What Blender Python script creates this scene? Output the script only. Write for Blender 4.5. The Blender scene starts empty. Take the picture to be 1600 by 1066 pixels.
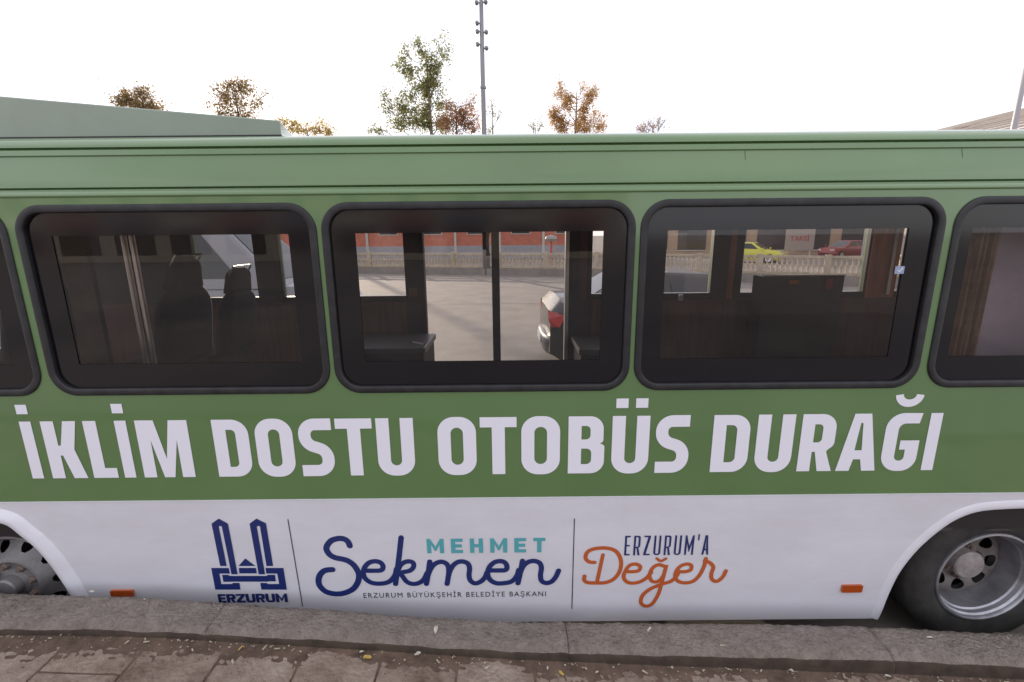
import bpy, bmesh, math, random
from mathutils import Vector, Matrix
from mathutils.geometry import tessellate_polygon
rnd = random.Random(7)
SC = bpy.context.scene
COL = SC.collection
rad = math.radians

# ------------------------------------------------------------------ camera
FPX, PITCH, ROLL = 738.0, rad(12.6), rad(0.54)
CAM = Vector((0, 0, 2.0))
_R0, _U0 = Vector((1, 0, 0)), Vector((0, math.sin(PITCH), math.cos(PITCH)))
CF = Vector((0, math.cos(PITCH), -math.sin(PITCH)))
CR = _R0 * math.cos(ROLL) - _U0 * math.sin(ROLL)
CU = _U0 * math.cos(ROLL) + _R0 * math.sin(ROLL)
cam_d = bpy.data.cameras.new('camera'); cam = bpy.data.objects.new('camera', cam_d); COL.objects.link(cam)
cam_d.sensor_width = 36; cam_d.lens = FPX / 1600 * 36; cam_d.clip_start = 0.05; cam_d.clip_end = 3000
m3 = Matrix((CR, CU, -CF)).transposed()
cam.matrix_world = Matrix.Translation(CAM) @ m3.to_4x4()
SC.camera = cam

# ------------------------------------------------------------------ sky, sun, exposure
SUN_EL, SUN_AZ = rad(12.5), rad(-25)          # azimuth measured from +Y towards +X
w = bpy.data.worlds.new('World'); SC.world = w; w.use_nodes = True
nt = w.node_tree; nt.nodes.clear()
out = nt.nodes.new('ShaderNodeOutputWorld'); bg = nt.nodes.new('ShaderNodeBackground')
sky = nt.nodes.new('ShaderNodeTexSky'); sky.sky_type = 'NISHITA'; sky.sun_disc = False
sky.sun_elevation = SUN_EL; sky.sun_rotation = SUN_AZ; sky.altitude = 1900; sky.air_density = 1.0; sky.dust_density = 2.0; sky.ozone_density = 1.0
tc = nt.nodes.new('ShaderNodeTexCoord'); mp = nt.nodes.new('ShaderNodeMapping'); mp.inputs['Scale'].default_value = (1.2, 1.2, 3.4)
nz = nt.nodes.new('ShaderNodeTexNoise'); nz.inputs['Scale'].default_value = 2.2; nz.inputs['Detail'].default_value = 6; nz.inputs['Roughness'].default_value = .55
rmp = nt.nodes.new('ShaderNodeMapRange'); rmp.inputs[1].default_value = .36; rmp.inputs[2].default_value = .60; rmp.inputs[3].default_value = .62; rmp.inputs[4].default_value = .97
mx = nt.nodes.new('ShaderNodeMix'); mx.data_type = 'RGBA'
mx.inputs[7].default_value = (7.8, 7.75, 8.4, 1)          # thin high cloud veil
nt.links.new(tc.outputs['Generated'], mp.inputs[0]); nt.links.new(mp.outputs[0], nz.inputs[0]); nt.links.new(nz.outputs[0], rmp.inputs[0])
nt.links.new(rmp.outputs[0], mx.inputs[0]); nt.links.new(sky.outputs[0], mx.inputs[6]); nt.links.new(mx.outputs[2], bg.inputs[0])
bg.inputs[1].default_value = 0.13
nt.links.new(bg.outputs[0], out.inputs[0])
sl = bpy.data.lights.new('sun', 'SUN'); sl.energy = 4.4; sl.angle = rad(0.6); sl.color = (1, .86, .68)
so = bpy.data.objects.new('sun', sl); COL.objects.link(so)
sdir = Vector((math.sin(SUN_AZ) * math.cos(SUN_EL), math.cos(SUN_AZ) * math.cos(SUN_EL), math.sin(SUN_EL)))
so.rotation_euler = sdir.to_track_quat('Z', 'Y').to_euler()
vs = SC.view_settings; vs.view_transform = 'Standard'; vs.look = 'None'; vs.gamma = 1; vs.exposure = 0.52
vs.use_curve_mapping = False
SC.cycles.max_bounces = 8; SC.cycles.transparent_max_bounces = 16
SC.cycles.use_denoising = True
SC.cycles.caustics_reflective = False; SC.cycles.caustics_refractive = False

# ------------------------------------------------------------------ measuring: a pixel of the photograph -> point on a real plane
def ray(px, py):
    return (CF + CR * ((px - 800) / FPX) - CU * ((py - 533) / FPX))
def hit(px, py, p0, n):
    d = ray(px, py); return CAM + d * ((p0 - CAM).dot(n) / d.dot(n))
def atY(px, py, Y): return hit(px, py, Vector((0, Y, 0)), Vector((0, 1, 0)))
def atZ(px, py, z): return hit(px, py, Vector((0, 0, z)), Vector((0, 0, 1)))
BY = 2.0                                     # near side of the bus
ZB = 0.802                                   # green / white border
ZS = 0.08                                    # bottom of the skirt
SK_IN = 0.035
SKN = Vector((0, -(ZB - ZS), -SK_IN)).normalized()
def skirt_pt(x, z, off=0.0):
    t = (ZB - z) / (ZB - ZS)
    return Vector((x, BY + SK_IN * t, z)) + SKN * off
def atS(px, py, off=0.002): return hit(px, py, Vector((0, BY, ZB)), SKN) + SKN * off
ROAD = -0.10

# ------------------------------------------------------------------ materials
MATS = {}
def mat(name, col, rough=.6, metal=0, coat=0, coat_rough=.05, vary=0, vscale=6, bump=0, bscale=40, spec=.5, col2=None, stretch=(1, 1, 1), trans=0, detail=5, world=False, nrough=.62):
    if name in MATS: return MATS[name]
    m = bpy.data.materials.new(name); m.use_nodes = True; MATS[name] = m
    n = m.node_tree.nodes; l = m.node_tree.links; b = n['Principled BSDF']
    b.inputs['Base Color'].default_value = (*col, 1); b.inputs['Roughness'].default_value = rough
    b.inputs['Metallic'].default_value = metal; b.inputs['Coat Weight'].default_value = coat; b.inputs['Coat Roughness'].default_value = coat_rough
    b.inputs['Specular IOR Level'].default_value = spec
    if vary or bump:
        t = n.new('ShaderNodeTexCoord'); mpn = n.new('ShaderNodeMapping'); mpn.inputs['Scale'].default_value = stretch
        l.new((n.new('ShaderNodeNewGeometry').outputs['Position'] if world else t.outputs['Object']), mpn.inputs[0])
    if vary:
        x = n.new('ShaderNodeTexNoise'); x.inputs['Scale'].default_value = vscale; x.inputs['Detail'].default_value = detail; x.inputs['Roughness'].default_value = nrough
        l.new(mpn.outputs[0], x.inputs[0])
        r = n.new('ShaderNodeValToRGB'); r.color_ramp.elements[0].position = .32; r.color_ramp.elements[1].position = .68
        c2 = col2 or tuple(min(1, c * (1 + vary)) for c in col)
        c1 = col if col2 else tuple(c * (1 - vary) for c in col)
        r.color_ramp.elements[0].color = (*c1, 1); r.color_ramp.elements[1].color = (*c2, 1)
        l.new(x.outputs[0], r.inputs[0]); l.new(r.outputs[0], b.inputs['Base Color'])
    if bump:
        y = n.new('ShaderNodeTexNoise'); y.inputs['Scale'].default_value = bscale; y.inputs['Detail'].default_value = detail
        l.new(mpn.outputs[0], y.inputs[0])
        bp = n.new('ShaderNodeBump'); bp.inputs['Strength'].default_value = 1; bp.inputs['Distance'].default_value = bump
        l.new(y.outputs[0], bp.inputs['Height']); l.new(bp.outputs[0], b.inputs['Normal'])
        if coat: l.new(bp.outputs[0], b.inputs['Coat Normal'])
    if trans:                                  # leaves let light through
        tr = n.new('ShaderNodeBsdfTranslucent'); mixs = n.new('ShaderNodeMixShader'); mixs.inputs[0].default_value = trans
        if vary: l.new(r.outputs[0], tr.inputs[0])
        else: tr.inputs[0].default_value = (*col, 1)
        l.new(b.outputs[0], mixs.inputs[1]); l.new(tr.outputs[0], mixs.inputs[2]); l.new(mixs.outputs[0], n['Material Output'].inputs[0])
    return m
def glass_mat(name, tint, refl_rough=.01, ior=1.5):
    if name in MATS: return MATS[name]
    m = bpy.data.materials.new(name); m.use_nodes = True; MATS[name] = m
    n = m.node_tree.nodes; l = m.node_tree.links; n.remove(n['Principled BSDF'])
    tr = n.new('ShaderNodeBsdfTransparent'); tr.inputs[0].default_value = (*tint, 1)
    gl = n.new('ShaderNodeBsdfGlossy'); gl.inputs['Roughness'].default_value = refl_rough; gl.inputs[0].default_value = (1, 1, 1, 1)
    fr = n.new('ShaderNodeFresnel'); fr.inputs[0].default_value = ior
    ms = n.new('ShaderNodeMixShader'); l.new(fr.outputs[0], ms.inputs[0]); l.new(tr.outputs[0], ms.inputs[1]); l.new(gl.outputs[0], ms.inputs[2])
    df = n.new('ShaderNodeBsdfDiffuse'); df.inputs[0].default_value = (.6, .55, .5, 1)
    t2 = n.new('ShaderNodeTexCoord'); n2 = n.new('ShaderNodeTexNoise'); n2.inputs['Scale'].default_value = 5; n2.inputs['Detail'].default_value = 8
    r2 = n.new('ShaderNodeMapRange'); r2.inputs[1].default_value = .35; r2.inputs[2].default_value = .75; r2.inputs[3].default_value = .001; r2.inputs[4].default_value = .014
    m2 = n.new('ShaderNodeMixShader'); l.new(t2.outputs['Object'], n2.inputs[0]); l.new(n2.outputs[0], r2.inputs[0]); l.new(r2.outputs[0], m2.inputs[0])
    l.new(ms.outputs[0], m2.inputs[1]); l.new(df.outputs[0], m2.inputs[2]); l.new(m2.outputs[0], n['Material Output'].inputs[0])
    return m
G_GREEN = mat('green_paint', (.106, .197, .066), .40, coat=1.0, coat_rough=.07, vary=.06, vscale=1.3, bump=.0012, bscale=2.2, detail=2)
G_WHITE = mat('white_paint', (.685, .670, .715), .40, coat=.7, coat_rough=.10, col2=(.755, .755, .815), vary=.05, vscale=2.6, bump=.0016, bscale=2.0, detail=7, stretch=(.8, 1, 2.2), nrough=.7)
G_UNIT = mat('roof_unit_paint', (.22, .27, .20), .45, coat=.8, vary=.05)
RUBBER = mat('black_rubber', (.016, .015, .017), .5, vary=.5, vscale=14, bump=.0006, bscale=70)
FRIT = mat('black_print', (.005, .004, .006), .10, spec=.5)
GLASS = glass_mat('tinted_glass', (.80, .77, .77), ior=1.5)
CLEAR = glass_mat('clear_glass', (.90, .90, .90))
VINYL_W = mat('white_vinyl', (.85, .83, .91), .40, coat=.3, coat_rough=.1)
NAVY = mat('navy_vinyl', (.012, .026, .145), .4, coat=.3)
TEAL = mat('teal_vinyl', (.09, .40, .44), .4, coat=.3)
ORANGE = mat('orange_vinyl', (.52, .11, .025), .4, coat=.3)
INK = mat('dark_ink', (.02, .02, .03), .5)
TYRE = mat('tyre_rubber', (.016, .015, .015), .8, col2=(.045, .041, .037), vary=.5, vscale=9, bump=.0015, bscale=60)
STEEL = mat('dull_steel', (.40, .40, .43), .36, metal=.75, vary=.25, vscale=10, bump=.0006, bscale=50)
STEEL_D = mat('dirty_steel', (.20, .19, .19), .5, metal=.25, vary=.22, vscale=14, bump=.001, bscale=50)
RUST = mat('rusty_bolt', (.17, .125, .105), .65, vary=.4, vscale=40)
BLACK = mat('black_void', (.008, .008, .008), .8)
AMBER = mat('amber_lens', (.42, .07, .008), .18, coat=.5)
WOOD = mat('brown_laminate', (.10, .036, .016), .5, vary=.35, vscale=3, stretch=(8, 8, .6))
WOOD_L = mat('orange_laminate', (.46, .16, .05), .45, vary=.3, vscale=3, stretch=(8, 8, .6))
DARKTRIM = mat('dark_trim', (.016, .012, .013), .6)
SEATF = mat('seat_fabric', (.014, .011, .014), .85, vary=.4, vscale=30)
CURT = mat('curtain_cloth', (.26, .15, .085), .9, vary=.2, vscale=20)
CHROME = mat('metal_rail', (.55, .50, .45), .3, metal=.9)
ALU = mat('aluminium', (.62, .60, .58), .35, metal=.8)

# ------------------------------------------------------------------ mesh helpers
def link(name, me, m=None, parent=None, smooth=False):
    if m is not None: me.materials.clear(); me.materials.append(m)
    if smooth:
        for p in me.polygons: p.use_smooth = True
    o = bpy.data.objects.new(name, me); COL.objects.link(o)
    if parent is not None: o.parent = parent
    return o
def tag(o, label, cat, group=None):
    o['label'] = label; o['category'] = cat
    if group: o['group'] = group
    return o
def structure(o): o['kind'] = 'structure'; return o
def empty(name, loc=(0, 0, 0), rz=0, parent=None):
    o = bpy.data.objects.new(name, None); COL.objects.link(o); o.location = loc; o.rotation_euler = (0, 0, rz)
    if parent is not None: o.parent = parent
    return o
class MB:
    def __init__(s): s.v = []; s.f = []
    def add(s, vs, fs):
        k = len(s.v); s.v += [tuple(x) for x in vs]; s.f += [tuple(i + k for i in f) for f in fs]; return s
    def box(s, a, b):
        x0, y0, z0 = a; x1, y1, z1 = b
        return s.add([(x0, y0, z0), (x1, y0, z0), (x1, y1, z0), (x0, y1, z0), (x0, y0, z1), (x1, y0, z1), (x1, y1, z1), (x0, y1, z1)],
                     [(0, 3, 2, 1), (4, 5, 6, 7), (0, 1, 5, 4), (1, 2, 6, 5), (2, 3, 7, 6), (3, 0, 4, 7)])
    def tube(s, pts, r, n=8, caps=True):
        pts = [Vector(p) for p in pts]; rs = r if isinstance(r, (list, tuple)) else [r] * len(pts)
        vs = []; fs = []
        for i, p in enumerate(pts):
            t = (pts[min(i + 1, len(pts) - 1)] - pts[max(i - 1, 0)]).normalized()
            u = t.cross(Vector((0, 0, 1)));
            if u.length < .05: u = t.cross(Vector((1, 0, 0)))
            u.normalize(); v = t.cross(u)
            for k in range(n):
                a = 2 * math.pi * k / n; vs.append(p + (u * math.cos(a) + v * math.sin(a)) * rs[i])
        for i in range(len(pts) - 1):
            for k in range(n):
                a = i * n + k; b = i * n + (k + 1) % n; fs.append((a, b, b + n, a + n))
        if caps: fs.append(tuple(range(n))[::-1]); fs.append(tuple(range((len(pts) - 1) * n, len(pts) * n)))
        return s.add(vs, fs)
    def lathe(s, prof, n=40, c=(0, 0, 0), ax='y'):
        vs = []; fs = []; m = len(prof)
        for k in range(n):
            a = 2 * math.pi * k / n
            for (r, h) in prof: vs.append((c[0] + r * math.cos(a), c[1] + h, c[2] + r * math.sin(a)) if ax == 'y' else (c[0] + r * math.cos(a), c[1] + r * math.sin(a), c[2] + h))
        for k in range(n):
            for i in range(m - 1):
                a = k * m + i; b = ((k + 1) % n) * m + i; fs.append((a, a + 1, b + 1, b))
        return s.add(vs, fs)
    def mesh(s, name='m'):
        me = bpy.data.meshes.new(name); me.from_pydata(s.v, [], s.f); me.update(); return me
    def build(s, name, m, parent=None, smooth=False, bevel=0, auto=False):
        o = link(name, s.mesh(name), m, parent, smooth)
        if bevel:
            bv = o.modifiers.new('bevel', 'BEVEL'); bv.width = bevel; bv.segments = 2; bv.limit_method = 'ANGLE'
        if auto: autosmooth(o)
        return o
def autosmooth(o, ang=35):
    me = o.data
    for p in me.polygons: p.use_smooth = True
    bm = bmesh.new(); bm.from_mesh(me); bm.normal_update()
    for e in bm.edges:
        e.smooth = not (len(e.link_faces) == 2 and e.calc_face_angle(0) > rad(ang))
    bm.to_mesh(me); bm.free()
def rounded(pts, default_r=0, seg=6):
    """closed polygon of (x, y[, r]) with rounded corners"""
    res = []; n = len(pts)
    for i in range(n):
        p = Vector(pts[i][:2]); r = pts[i][2] if len(pts[i]) > 2 else default_r
        a = Vector(pts[i - 1][:2]); b = Vector(pts[(i + 1) % n][:2])
        if r <= 0: res.append(p); continue
        da = (a - p); db = (b - p); la, lb = da.length, db.length; da.normalize(); db.normalize()
        ang = da.angle(db); t = min(r / math.tan(ang / 2), la * .499, lb * .499); r2 = t * math.tan(ang / 2)
        c = p + (da + db).normalized() * (r2 / math.sin(ang / 2))
        s0 = p + da * t - c; s1 = p + db * t - c
        tot = s0.angle(s1); sg = 1 if s0.x * s1.y - s0.y * s1.x > 0 else -1
        for k in range(seg + 1):
            q = tot * k / seg * sg; res.append(c + Vector((s0.x * math.cos(q) - s0.y * math.sin(q), s0.x * math.sin(q) + s0.y * math.cos(q))))
    return res
def plate(outer, holes=(), thick=0.0):
    """list of 2D loops -> (verts2d+depth, faces): front face at depth 0, optional back and rims"""
    loops = [list(outer)] + [list(h) for h in holes]
    flat = [p for lp in loops for p in lp]
    tris = tessellate_polygon([[Vector((p[0], p[1], 0)) for p in lp] for lp in loops])
    fs = []
    for t in tris:
        a, b, c = (flat[i] for i in t)
        ar = (b[0] - a[0]) * (c[1] - a[1]) - (b[1] - a[1]) * (c[0] - a[0])
        if abs(ar) < 1e-12: continue
        fs.append(tuple(t) if ar > 0 else (t[0], t[2], t[1]))
    vs = [(p[0], p[1], 0.0) for p in flat]
    if thick:
        n = len(flat); vs += [(p[0], p[1], thick) for p in flat]
        fs += [(f[0] + n, f[2] + n, f[1] + n) for f in fs[:]]
        k = 0
        for li, lp in enumerate(loops):
            m = len(lp); area = sum(lp[i - 1][0] * lp[i][1] - lp[i][0] * lp[i - 1][1] for i in range(m))
            for i in range(m):
                a = k + i; b = k + (i + 1) % m
                ccw = (area > 0) == (li == 0)
                fs.append((a, a + n, b + n, b) if not ccw else (b, b + n, a + n, a))
            k += m
    return vs, fs
def side_plate(name, outer, holes, m, parent, Y, thick=0.0, away=1):
    """plate in the XZ plane facing -Y at Y, thickness towards +Y"""
    vs, fs = plate(outer, holes, thick)
    mb = MB().add([(v[0], Y + v[2] * away, v[1]) for v in vs], fs); return mb.build(name, m, parent)
def rrect(x0, z0, x1, z1, r, seg=7): return rounded([(x0, z0), (x1, z0), (x1, z1), (x0, z1)], r, seg)
def ribbon(path, width, closed=False):
    n = len(path); vs = []; fs = []
    for i, p in enumerate(path):
        a = path[i - 1] if (closed or i > 0) else p; b = path[(i + 1) % n] if (closed or i < n - 1) else p
        t = (b - a).normalized(); nn = Vector((-t.y, t.x)); w_ = width[i] if isinstance(width, list) else width
        vs += [p + nn * w_ / 2, p - nn * w_ / 2]
    for i in range(n if closed else n - 1):
        a = 2 * i; b = 2 * ((i + 1) % n); fs.append((a, a + 1, b + 1, b))
    return vs, fs
def catmull(pts, sub=7):
    pts = [Vector(p) for p in pts]; res = []
    for i in range(len(pts) - 1):
        p0 = pts[max(i - 1, 0)]; p1 = pts[i]; p2 = pts[i + 1]; p3 = pts[min(i + 2, len(pts) - 1)]
        for k in range(sub):
            t = k / sub
            res.append(.5 * ((2 * p1) + (p2 - p0) * t + (2 * p0 - 5 * p1 + 4 * p2 - p3) * t * t + (3 * p1 - p0 - 3 * p2 + p3) * t ** 3))
    res.append(pts[-1]); return res

# ================================================================== GROUND
def noise1(x, seed=0):
    s = 0
    for k, a in ((1.3, .5), (3.1, .27), (7.7, .14), (17.0, .09)): s += a * math.sin(x * k + seed * 1.7 + k * seed)
    return s
ASPH = mat('dusty_asphalt', (.212, .188, .164), .85, vary=.16, vscale=1.2, bump=.004, bscale=90, stretch=(1, 1, 1))
road_m = MB(); road_m.add([(-600, 1.86, ROAD), (600, 1.86, ROAD), (600, 900, ROAD), (-600, 900, ROAD)], [(0, 1, 2, 3)])
structure(road_m.build('road', ASPH))
back = MB(); back.add([(-600, -600, ROAD + .1), (600, -600, ROAD + .1), (600, .02, ROAD + .1), (-600, .02, ROAD + .1)], [(0, 1, 2, 3)])
structure(back.build('ground', mat('plaza_ground', (.26, .23, .21), .85, vary=.15, vscale=.7)))

# kerb: top edges measured on the photograph; the kerb runs down towards the right
KF = [(-300, 918), (0, 924), (209, 930), (330, 936), (440, 944), (560, 953), (690, 963), (800, 968), (900, 969), (1000, 970), (1200, 972), (1320, 975), (1400, 979), (1500, 983), (1600, 986), (1900, 992)]
KN = [(-300, 978), (0, 980), (107, 980), (260, 983), (400, 991), (500, 997), (640, 1005), (800, 1014), (1050, 1021), (1220, 1024), (1325, 1027), (1450, 1032), (1600, 1038), (1900, 1048)]
def _yf(x): return 1.905 - .012 * max(-3, min(3, x))
_kz = []
for (px, py) in KF:
    X = 0
    for _ in range(6): q_ = atY(px, py, _yf(X)); X = q_.x
    _kz.append((q_.x, q_.z))
def interp(tab, x):
    if x <= tab[0][0]: return tab[0][1]
    for (a, b), (c, d) in zip(tab, tab[1:]):
        if x <= c: return b + (d - b) * (x - a) / (c - a)
    return tab[-1][1]
_kn = []
for (px, py) in KN:
    z = .2
    for _ in range(8): q_ = atZ(px, py, z); z = interp(_kz, q_.x) - .006
    _kn.append((q_.x, q_.y))
def kerb_prof(x):
    zt = interp(_kz, x) + .003 * noise1(x * 2.3, 3) + .0022 * noise1(x * 9, 8)
    return zt, _yf(x), interp(_kn, x) - .003 * noise1(x * 3.7, 9)
KERB_M = mat('kerb_concrete', (.150, .120, .098), .92, col2=(.335, .288, .250), vary=.3, vscale=13, bump=.03, bscale=60, detail=14, world=True, nrough=.80)
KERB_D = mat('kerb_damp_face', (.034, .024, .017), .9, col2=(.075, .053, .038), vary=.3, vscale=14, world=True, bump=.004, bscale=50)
kerb = structure(empty('kerb', (0, 1.8, 0)))
joints = [-7.5, -6.0, -4.5, -3.0, -1.36, .24, 1.66, 3.15, 4.6, 6.1, 7.6]
def hsh(a, b): 
    v = math.sin(a * 127.1 + b * 311.7) * 43758.5453; return v - math.floor(v)
for i in range(len(joints) - 1):
    xa, xb = joints[i] + .0012, joints[i + 1] - .0012
    N = int((xb - xa) / .018); rows = []
    tilt = 0
    for k in range(N + 1):
        x = xa + (xb - xa) * k / N
        x += .014 * noise1(k * .0 + i, 1) * 0
        zt, yf, yn = kerb_prof(x); zt += tilt * 0.6
        e = .5 + .5 * noise1(x * 9, 5 + i); e2 = .5 + .5 * noise1(x * 13, 11 + i)
        endd = min(k, N - k) * .018; ch = .005 * max(0, 1 - endd / .02)      # chipped ends
        j = lambda s: 1.9 * (hsh(k + 100 * i, s) - .5)
        prof = [(yf + .012, zt - .30), (yf + .004, zt - .022 - .012 * e), (yf - .008 - .006 * e, zt - .004 + .004 * j(1)),
                (yf - .035, zt + .003 * j(2)), (yf - .065, zt + .0035 * j(3)), (yf - .095, zt + .003 * j(4)), ((yf + yn) / 2 - .03, zt + .003 * j(5)),
                (yn + .028, zt - .002 + .003 * j(6)), (yn + .010 + .006 * e2, zt - .006 - .006 * e2), (yn, zt - .017 - .008 * e2), (yn - .004, zt - .030), (yn - .006, zt - .05), (yn - .006, zt - .30)]
        rows.append([(x, p[0], p[1] - ch) for p in prof])
    m_ = len(rows[0]); vs = [p for r in rows for p in r]; fs = []
    for k in range(N):
        for q in range(m_ - 1): fs.append((k * m_ + q, k * m_ + q + 1, (k + 1) * m_ + q + 1, (k + 1) * m_ + q))
    fs.append(tuple(range(m_))[::-1]); fs.append(tuple(range(N * m_, (N + 1) * m_)))
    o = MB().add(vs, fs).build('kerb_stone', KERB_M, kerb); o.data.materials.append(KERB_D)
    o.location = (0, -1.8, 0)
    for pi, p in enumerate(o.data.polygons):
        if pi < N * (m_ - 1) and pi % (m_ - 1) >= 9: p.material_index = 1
        p.use_smooth = True
# paving: separate slabs
def pave_z(x):
    return interp(_pz, x)
_pz = [(xx * .5, sum(interp(_kz, xx * .5 + d * .15) for d in range(-3, 4)) / 7 - (.066 + .011 * max(-1.5, min(2, xx * .5)))) for xx in range(-20, 21)]
PAVE = [mat('paving_slab_%d' % k, c, .9, col2=c2, vary=.3, vscale=6, bump=.014, bscale=60, detail=13, world=True, nrough=.76) for k, (c, c2) in enumerate([
    ((.140, .088, .060), (.390, .310, .250)), ((.155, .100, .070), (.415, .335, .275)), ((.122, .076, .052), (.355, .275, .220))])]
pav = structure(empty('pavement', (0, 0, 0)))
bed = MB(); 
xs = [-8 + .5 * k for k in range(33)]
bed.add([(x, y, pave_z(x) - .022) for x in xs for y in (-.4, 1.80)], [(2 * k, 2 * k + 2, 2 * k + 3, 2 * k + 1) for k in range(len(xs) - 1)])
bed.build('mortar_bed', mat('joint_dirt', (.045, .030, .022), .95, vary=.3, vscale=30, bump=.003), pav)
slab_mesh = {}
for c in range(-20, 21):
    for r in range(0, 6):
        x0 = c * .335 + .085; off = .17 if c % 3 == 0 else (.02 if c % 3 == 1 else .09)
        y1 = 1.735 - r * .335 + (off if r else 0); y0 = 1.735 - (r + 1) * .335 + off
        if r == 0: y1 = 1.76
        if y1 < -.3: continue
        z = pave_z(x0 + .16) + .005 * (hsh(c, r) - .5); g = .0035
        ww, hh = .335 - 2 * g, y1 - y0 - 2 * g; key = (round(hh, 3), (c * 5 + r * 3) % 3)
        if key not in slab_mesh:
            b = .004; mb = MB()
            mb.add([(-ww / 2, -hh / 2, -.03), (ww / 2, -hh / 2, -.03), (ww / 2, hh / 2, -.03), (-ww / 2, hh / 2, -.03), (-ww / 2, -hh / 2, -b), (ww / 2, -hh / 2, -b), (ww / 2, hh / 2, -b), (-ww / 2, hh / 2, -b),
                    (-ww / 2 + b, -hh / 2 + b, 0), (ww / 2 - b, -hh / 2 + b, 0), (ww / 2 - b, hh / 2 - b, 0), (-ww / 2 + b, hh / 2 - b, 0)],
                   [(0, 1, 5, 4), (1, 2, 6, 5), (2, 3, 7, 6), (3, 0, 4, 7), (4, 5, 9, 8), (5, 6, 10, 9), (6, 7, 11, 10), (7, 4, 8, 11), (8, 9, 10, 11)])
            me = mb.mesh('paving_slab'); me.materials.append(PAVE[key[1]]); slab_mesh[key] = me
        o = link('paving_slab', slab_mesh[key], None, pav)
        o.location = (x0 + .1675, (y0 + y1) / 2, z); o.rotation_euler = (.006 * (hsh(c, r + 9) - .5), -math.atan((pave_z(x0 + .33) - pave_z(x0)) / .33), .012 * (hsh(c + 3, r) - .5))
# soil washed against the kerb, uneven edge where it dives under the slabs
SOIL = mat('brown_soil', (.075, .047, .033), .95, col2=(.165, .110, .080), vary=.4, vscale=14, bump=.005, bscale=90, detail=9)
NX, NY = 700, 16; vs = []; fs = []
for i in range(NX + 1):
    x = -4.2 + 8.4 * i / NX; zt, yf, yn = kerb_prof(x)
    wdt = .060 + .035 * noise1(x * 1.4, 2) + .022 * noise1(x * 6, 4) + (.03 if -3 < x < -.9 else 0)
    for j in range(NY + 1):
        t = j / NY; y = yn + .004 - t * .26; d = t * .26 / max(.02, wdt)
        z = pave_z(x) + .006 * (1 - d) + .0035 * (hsh(i, j) - .5) + .004 * noise1(x * 21 + j * 2.2, 7) * min(1, d)
        vs.append((x, y, max(z, pave_z(x) - .018)))
for i in range(NX):
    for j in range(NY): a = i * (NY + 1) + j; fs.append((a, a + 1, a + NY + 2, a + NY + 1))
o = MB().add(vs, fs).build('soil', SOIL, None, smooth=True); tag(o, 'brown soil and dirt washed along the foot of the kerb', 'soil'); o['kind'] = 'stuff'
# small litter
LIT = mat('dry_litter', (.30, .24, .15), .8, col2=(.55, .50, .40), vary=.4, vscale=25)
mb = MB(); q = random.Random(5)
for k in range(300):
    x = q.gauss(q.choice((-2.6, -2.1, -1.5, -1.1, -.4, .2, .9, 1.4, 1.9, 2.3)), .22); zt, yf, yn = kerb_prof(x); u = q.random()
    if u < .9: y = yn - .010 - abs(q.gauss(0, .028)); z = pave_z(x) + .0095
    else: y = q.uniform(yn + .02, yf - .02); z = zt + .004
    s = q.choice((.0014, .0018, .0022, .003, .0045)); a = q.uniform(0, 6.28); el = q.choice((1, 1, 1.6, 3))
    c, sn = math.cos(a) * s, math.sin(a) * s
    pts = [(-el, -1, 0), (el, -.7, .5), (el * .8, 1, 0), (-el * .9, .8, .7), (0, 0, 1.3)]
    mb.add([(x + p[0] * c - p[1] * sn, y + p[0] * sn + p[1] * c, z + p[2] * s * .6) for p in pts], [(0, 1, 4), (1, 2, 4), (2, 3, 4), (3, 0, 4)])
o = mb.build('litter', LIT); tag(o, 'tiny chips and seeds scattered along the kerb', 'litter'); o['kind'] = 'stuff'
LEAFM = [mat('dry_leaf_pale', (.55, .50, .42), .7, vary=.2, vscale=60), mat('dry_leaf_yellow', (.48, .33, .08), .7, vary=.3, vscale=60)]
def leaf_mesh(seed):
    q = random.Random(seed); vs = [(0, 0, 0)]; n = 10
    for k in range(n):
        a = 2 * math.pi * k / n; r = (1 + .35 * math.cos(a)) * (.75 + .4 * q.random()); vs.append((r * math.cos(a) * 1.3, r * math.sin(a) * .62, .35 * q.random() + .25 * abs(math.sin(a))))
    return vs, [(0, 1 + k, 1 + (k + 1) % n) for k in range(n)]
LEAFLAB = ['pale leaf standing at the kerb foot below the amber lamp by the front wheel', 'tiny pale leaf left of the upright leaf at the kerb foot', 'pale curled leaf on the kerb top below the small black line of lettering',
    'pale scrap of leaf touching the large yellow leaf on the paving', 'largest yellow brown leaf on the paving below the navy script', 'pale curled leaf right of the large yellow leaf on the paving', 'small yellow leaf at the kerb foot below the navy emblem', 'tiny white scrap just right of the small yellow leaf below the emblem',
    'pale scrap midway between the two yellow leaves at the kerb foot', 'pale leaf on the kerb top below the orange script', 'pale leaf on the kerb top below the rear wheel', 'pale leaf on the dirt below the blank white skirt', 'pale leaf on the dirt below the amber lamp by the rear wheel',
    'yellowish leaf on the paving below the black divider line by the orange script', 'pale scrap on the kerb edge under the front wheel arch end', 'tiny pale scrap on the paving below the orange script', 'tiny pale scrap just left of the yellowish leaf under the divider line', 'tiny pale scrap on the dirt below the end of the navy script',
    'tiny pale scrap left of the leaf below the blank white skirt', 'small pale scrap on the paving directly below the front amber lamp']
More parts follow.
